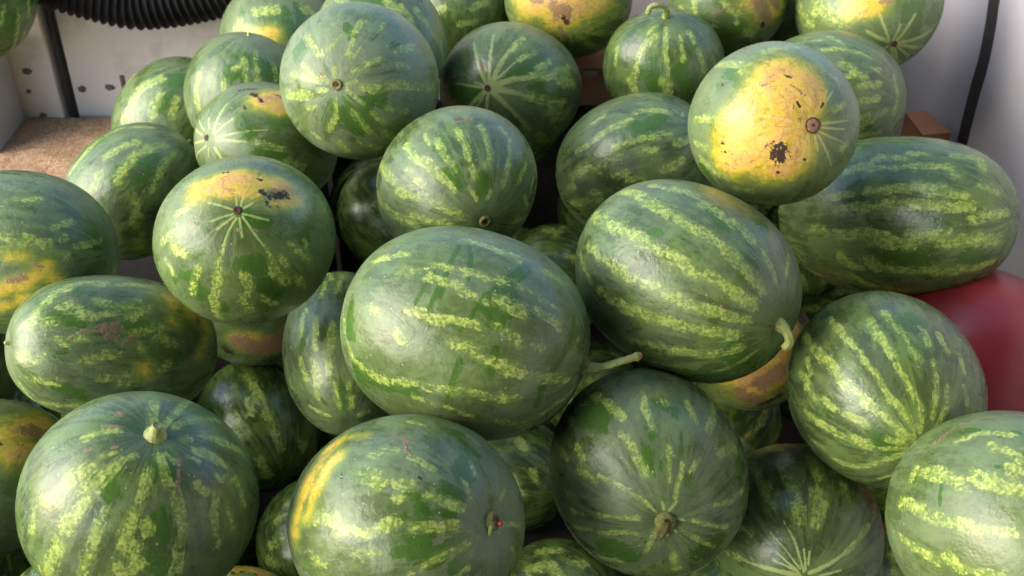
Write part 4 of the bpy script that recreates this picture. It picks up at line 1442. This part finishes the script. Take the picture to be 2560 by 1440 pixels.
    517: ((-0.5637, 0.9514, 0.2623), (0.1238, 0.092, -0.2552, 0.9545), (0.111, 0.111, 0.1174), (0.267, -0.054, -0.962), ""),
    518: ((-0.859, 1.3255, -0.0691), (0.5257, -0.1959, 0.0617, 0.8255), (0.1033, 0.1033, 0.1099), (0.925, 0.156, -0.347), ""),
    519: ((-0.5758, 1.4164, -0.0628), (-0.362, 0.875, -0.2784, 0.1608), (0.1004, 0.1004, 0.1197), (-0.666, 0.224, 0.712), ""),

}
GROUP = "watermelons heaped in the truck bed"
DEEP_GROUP = "watermelons buried deep in the heap"

def unit(lon, lat):
    lo, la = math.radians(lon), math.radians(lat)
    return np.array((math.cos(la) * math.cos(lo), math.cos(la) * math.sin(lo), math.sin(la)))

def polyline(vals):
    pts = [unit(vals[i], vals[i + 1]) for i in range(0, len(vals), 2)]
    out = [pts[0]]
    for a, b in zip(pts, pts[1:]):
        w = math.acos(max(-1, min(1, float(a @ b))))
        k = max(1, int(math.ceil(w / 0.12)))
        for i in range(1, k + 1):
            p = a * (1 - i / k) + b * (i / k)
            out.append(p / np.linalg.norm(p))
    return out

def field(U, marks, kind, wmin, SW=0.8):
    f = np.zeros(len(U))
    for kd, w, vals in marks:
        if kd != kind: continue
        w = max(w / 1000.0 * (SW if kind == 's' else (0.48 if w < 29 else 0.80) if kind == 'r' else 1.25 if kind == 'u' else 1.15 if kind == 'y' else 1.0), wmin)
        pts = polyline(vals)
        dmin = np.full(len(U), 9.0)
        cen = sum(pts) / len(pts)
        near = (U @ cen) > -0.3
        V = U[near]
        if len(pts) == 1: pts = [pts[0], pts[0] + 1e-5]
        dm = np.full(len(V), 9.0)
        for a, b in zip(pts, pts[1:]):
            ab = b - a
            t = np.clip(((V - a) @ ab) / max(float(ab @ ab), 1e-12), 0, 1)
            dm = np.minimum(dm, np.linalg.norm(V - a - t[:, None] * ab, axis=1))
        dmin[near] = dm
        f = np.maximum(f, np.exp(-0.69 * (dmin / w) ** 2))
    return f

def rind_mesh(mid, A, front, marks, pt, hid):
    rnd = random.Random(mid * 7 + 1)
    NU, NV = (72, 46) if hid else ((208, 128) if mid in HERO else (152, 96))
    lon = np.arange(NU) * 2 * np.pi / NU
    lat = np.linspace(-np.pi / 2, np.pi / 2, NV + 1)[1:-1]
    LO, LA = np.meshgrid(lon, lat)
    U = np.stack([np.cos(LA) * np.cos(LO), np.cos(LA) * np.sin(LO), np.sin(LA)], -1).reshape(-1, 3)
    U = np.vstack([U, [[0, 0, -1]], [[0, 0, 1]]])
    # gentle unevenness, faint ribs, a dimple at either end
    rad = np.ones(len(U))
    for _ in range(7):
        v = np.array([rnd.gauss(0, 1) for _ in range(3)]); v /= np.linalg.norm(v)
        fq = rnd.uniform(1.5, 3.6)
        rad += rnd.uniform(0.002, 0.0085) * np.sin(fq * (U @ v) + rnd.uniform(0, 6.28))
    lonv = np.arctan2(U[:, 1], U[:, 0]); rho = np.hypot(U[:, 0], U[:, 1])
    rad += 0.0032 * np.sin(lonv * 9 + rnd.uniform(0, 6)) * rho * (0.4 + 0.6 * np.abs(U[:, 2]))
    rad += {9: 0.05, 30: 0.045, 1: 0.03, 2: 0.03, 11: 0.03}.get(mid, 0.012) * (2 * rho * np.abs(U[:, 2])) ** 2
    colat = np.arccos(np.clip(U[:, 2], -1, 1))
    top_d = 0.030 if pt.startswith('stem') else 0.014
    if pt == 'stem_stub': top_d = 0.055
    rad -= top_d * np.exp(-(colat / (0.16 if pt != 'stem_stub' else 0.24)) ** 2)
    rad -= 0.015 * np.exp(-((np.pi - colat) / 0.16) ** 2)
    V = U * rad[:, None] * np.array(A)
    n = len(U) - 2
    rows = len(lat)
    fs = []
    for j in range(rows - 1):
        a = j * NU
        for i in range(NU):
            i2 = (i + 1) % NU
            fs.append((a + i, a + i2, a + NU + i2, a + NU + i))
    for i in range(NU):
        i2 = (i + 1) % NU
        fs.append((n, i2, i))
        fs.append((n + 1, (rows - 1) * NU + i, (rows - 1) * NU + i2))
    me = bpy.data.meshes.new("rind")
    me.from_pydata(V.tolist(), [], fs)
    me.update()
    wmin = 0.9 * 2 * math.pi / NU
    F = {}
    for kd, nm in (('s', 'stripe'), ('r', 'ray'), ('y', 'spot'), ('u', 'rub'), ('c', 'scar'), ('d', 'dirt'), ('k', 'streak')):
        F[nm] = field(U, marks, kd, wmin * (0.55 if kd in 'rcdk' else 0.8), 0.72 + 0.22 * ((mid * 37) % 11) / 10)
    F['ray'] *= np.clip(1.12 - 0.55 * colat, 0.45, 1.0)
    F['spot'] *= {3: 0.78, 11: 0.85, 9: 0.8, 26: 0.9}.get(mid, 1.0)
    # the rest of the fruit carries its own meridian stripes, broken up along their length
    fr = np.array(front); fr /= np.linalg.norm(fr)
    back = np.clip((0.16 - U @ fr) / 0.20, 0, 1)
    ns = rnd.choice((9, 10, 11))
    ph = rnd.uniform(0, 6.28)
    g = np.zeros(len(U))
    for k in range(ns):
        l0 = ph + 2 * math.pi * (k + rnd.uniform(-0.18, 0.18)) / ns
        wob = 0.10 * np.sin(U[:, 2] * rnd.uniform(3, 6) + rnd.uniform(0, 6))
        dl = np.abs((lonv - l0 - wob + np.pi) % (2 * np.pi) - np.pi) * np.maximum(rho, 0.05)
        brk = 0.72 + 0.35 * np.sin(U[:, 2] * rnd.uniform(6, 12) + rnd.uniform(0, 6))
        g = np.maximum(g, np.exp(-0.69 * (dl / 0.055) ** 2) * np.clip(brk, 0, 1))
    g *= np.clip((rho - 0.08) / 0.2, 0, 1)
    F['stripe'] = np.maximum(F['stripe'] * {1: 0.82, 3: 0.9, 11: 0.85, 9: 0.9}.get(mid, 1.0), g * back)
    for nm, val in F.items():
        at = me.attributes.new(nm, 'FLOAT', 'POINT')
        at.data.foreach_set("value", val.astype(np.float32))
    return me, float(V[-1][2])

def revolve(name, prof, mat, parent, n=18, jitter=0.0, seed=0):
    rnd = random.Random(seed)
    vs = []
    for r_, z in prof:
        for k in range(n):
            q = 1 + jitter * (rnd.random() - 0.5)
            vs.append((r_ * q * math.cos(2 * math.pi * k / n), r_ * q * math.sin(2 * math.pi * k / n), z))
    fs = [(i * n + k, i * n + (k + 1) % n, (i + 1) * n + (k + 1) % n, (i + 1) * n + k) for i in range(len(prof) - 1) for k in range(n)]
    fs.append(tuple(range((len(prof) - 1) * n, len(prof) * n)))
    return link_mesh(name, mesh_from(name, vs, fs), mat, parent)

def fit_stem(e, mid, pt, z0, Rm):
    inv = Rm.transposed()
    def loc(dx, dy, dz):                       # world offset from the stem foot -> melon's own frame
        return inv @ Vector((dx, dy, dz)) + Vector((0, 0, z0))
    if pt == 'blossom' or pt == 'blossom_dry':
        r_ = 0.0048
        revolve("blossom_scar", [(r_ * 1.25, z0 - 0.001), (r_ * 1.1, z0 + 0.0012), (r_ * 0.8, z0 + 0.0016), (r_ * 0.45, z0 + 0.0004)], SCARM, e, 16, 0.25, mid)
    elif pt == 'blossom_big':
        r_ = 0.0100
        revolve("blossom_scar", [(r_ * 0.92, z0 - 0.001), (r_ * 0.90, z0 + 0.0012), (r_ * 0.6, z0 + 0.0018), (r_ * 0.2, z0 + 0.0014)], SCARL, e, 22, 0.05, mid)
        revolve("scar_rim", [(r_ * 1.08, z0 - 0.001), (r_ * 1.05, z0 + 0.0014), (r_ * 0.93, z0 + 0.0016), (r_ * 0.90, z0 + 0.0008)], SCARR, e, 22, 0.08, mid + 1)
        revolve("scar_pit", [(r_ * 0.22, z0 + 0.0010), (r_ * 0.17, z0 + 0.0024), (r_ * 0.05, z0 + 0.0018)], SCARM, e, 12, 0.3, mid + 2)
    elif pt == 'ring':
        r_ = 0.0072
        revolve("stem_scar", [(r_ * 1.3, z0 - 0.001), (r_ * 1.1, z0 + 0.0030), (r_ * 0.8, z0 + 0.0036), (r_ * 0.55, z0 + 0.0012)], STEM_D, e, 18, 0.15, mid)
        revolve("scar_pit", [(r_ * 0.5, z0 + 0.0006), (r_ * 0.4, z0 + 0.0019), (r_ * 0.1, z0 + 0.0016)], SCARM, e, 12, 0.2, mid)
    elif pt == 'stem_long':
        p = smooth_path([loc(-0.012, 0, 0), loc(0.008, -0.004, -0.001), loc(0.030, -0.006, 0.003), loc(0.052, -0.004, 0.010), loc(0.070, 0.0, 0.014)], 22)
        link_mesh("stem", tube_mesh("stem", p, [0.0088 - 0.0042 * min(1, i / 10) + (0.0008 if i > 20 else 0) for i in range(23)], 20, True, 0.09), STEM_G, e)
        revolve("stem_collar", [(0.0135, z0 - 0.004), (0.0125, z0 + 0.004), (0.0095, z0 + 0.009), (0.0075, z0 + 0.0095)], STEM_D, e, 16, 0.35, 3)
        bm = bmesh.new(); bmesh.ops.create_uvsphere(bm, u_segments=12, v_segments=8, radius=0.0050)
        bmesh.ops.translate(bm, vec=p[-1], verts=bm.verts)
        bm_obj("cut_end", bm, SCARL, e, True)
    elif pt == 'stem_hook':
        p = smooth_path([loc(-0.006, 0, 0.006), loc(0.002, -0.010, 0.004), loc(0.008, -0.018, -0.002), loc(0.010, -0.020, -0.012), loc(0.006, -0.018, -0.022)], 22)
        link_mesh("stem", tube_mesh("stem", p, [0.0105 - 0.0048 * min(1, i / 9) for i in range(23)], 20, True, 0.09), STEM_G, e)
    elif pt == 'stem_stub':
        revolve("stem", [(0.0150, z0 - 0.003), (0.0110, z0 + 0.002), (0.0070, z0 + 0.007), (0.0054, z0 + 0.012), (0.0052, z0 + 0.016), (0.0046, z0 + 0.0172), (0.0034, z0 + 0.0158)], STEM_G, e, 18, 0.08, 2)
    elif pt == 'stem_dry':
        revolve("stem", [(0.0110, z0 - 0.002), (0.0095, z0 + 0.004), (0.0070, z0 + 0.008), (0.0055, z0 + 0.0075), (0.0035, z0 + 0.005)], STEM_D, e, 16, 0.3, 2)
        p = smooth_path([loc(0.0, 0, 0), loc(0.0, -0.008, 0.0), loc(-0.002, -0.013, -0.006), loc(-0.004, -0.014, -0.018)], 10)
        link_mesh("tendril", tube_mesh("tendril", p, [0.0040 * (1 - i / 11) + 0.0004 for i in range(11)], 8), STEM_G, e)
        bm = bmesh.new(); bmesh.ops.create_uvsphere(bm, u_segments=12, v_segments=8, radius=0.0030)
        bmesh.ops.translate(bm, vec=loc(0.010, -0.006, 0.002), verts=bm.verts)
        bm_obj("bud", bm, REDM, e, True)
    elif pt == 'stem_leaf':
        revolve("stem", [(0.0135, z0 - 0.002), (0.0120, z0 + 0.005), (0.0100, z0 + 0.0085), (0.0060, z0 + 0.0085)], STEM_D, e, 18, 0.12, 4)
        vs, fs = [], []
        for k in range(9):
            t = k / 8
            cpt = loc(-0.002 - 0.010 * t, -0.010 - 0.006 * t, 0.010 - 0.026 * t)
            w = 0.0075 * math.sin(math.pi * (0.18 + 0.78 * t)) + 0.0008
            side = inv @ Vector((0.85, -0.1, -0.5))
            nrm = inv @ Vector((0.2, -0.8, 0.5))
            for q, h in ((-1, 0), (-0.5, 0.0022), (0, 0.0), (0.5, 0.0018), (1, 0)):
                vs.append(cpt + side * w * q + nrm * h)
        for k in range(8):
            for q in range(4): fs.append((k * 5 + q, k * 5 + q + 1, (k + 1) * 5 + q + 1, (k + 1) * 5 + q))
        o = link_mesh("dry_leaf", mesh_from("dry_leaf", vs, fs), STEM_D, e)
        md = o.modifiers.new("thickness", 'SOLIDIFY'); md.thickness = 0.0008
    elif pt == 'stem_curl':
        p = smooth_path([loc(0.0, 0, -0.004), loc(0.000, -0.008, 0.012), loc(-0.006, -0.016, 0.024), loc(-0.020, -0.022, 0.030), loc(-0.032, -0.024, 0.026), loc(-0.036, -0.024, 0.014)], 24)
        link_mesh("stem", tube_mesh("stem", p, [0.0075 - 0.0030 * min(1, i / 8) for i in range(25)], 20, True, 0.09), STEM_G, e)
    elif pt == 'tip':
        p = smooth_path([Vector((0, 0, z0 - 0.004)), Vector((0.001, 0, z0 + 0.002)), Vector((0.002, 0.001, z0 + 0.006))], 8)
        link_mesh("stem", tube_mesh("stem", p, [0.0055 - 0.0004 * i for i in range(9)], 10), STEM_G, e)

HERO = (1, 2, 3, 4, 5, 6, 7, 8, 9, 10, 20, 23, 29, 30, 32)
for mid, (cen, quat, A, front, txt) in MELONS.items():
    pt, bloom, tone, hid = PROP.get(mid, ('none', 0.05, 0.0, 1))  # filler melons default to a darker rind that paints in gap shade
    marks = []
    for ln in txt.splitlines():
        t = ln.split()
        if t: marks.append((t[0], float(t[1]), [float(q) for q in t[2:]]))
    e = bpy.data.objects.new("watermelon", None)
    col.objects.link(e)
    e.empty_display_size = 0.05
    e.rotation_mode = 'QUATERNION'
    e.location = cen
    e.rotation_quaternion = quat
    tag(e, LABELS[mid], "watermelon", GROUP if mid < 500 else DEEP_GROUP)
    me, ztop = rind_mesh(mid, A, front, marks, pt, hid)
    o = link_mesh("rind", me, RIND, e)
    o["seed"] = float((mid * 7.31) % 19.0)
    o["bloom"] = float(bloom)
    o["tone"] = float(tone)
    fit_stem(e, mid, pt, ztop, Quaternion(quat).to_matrix())
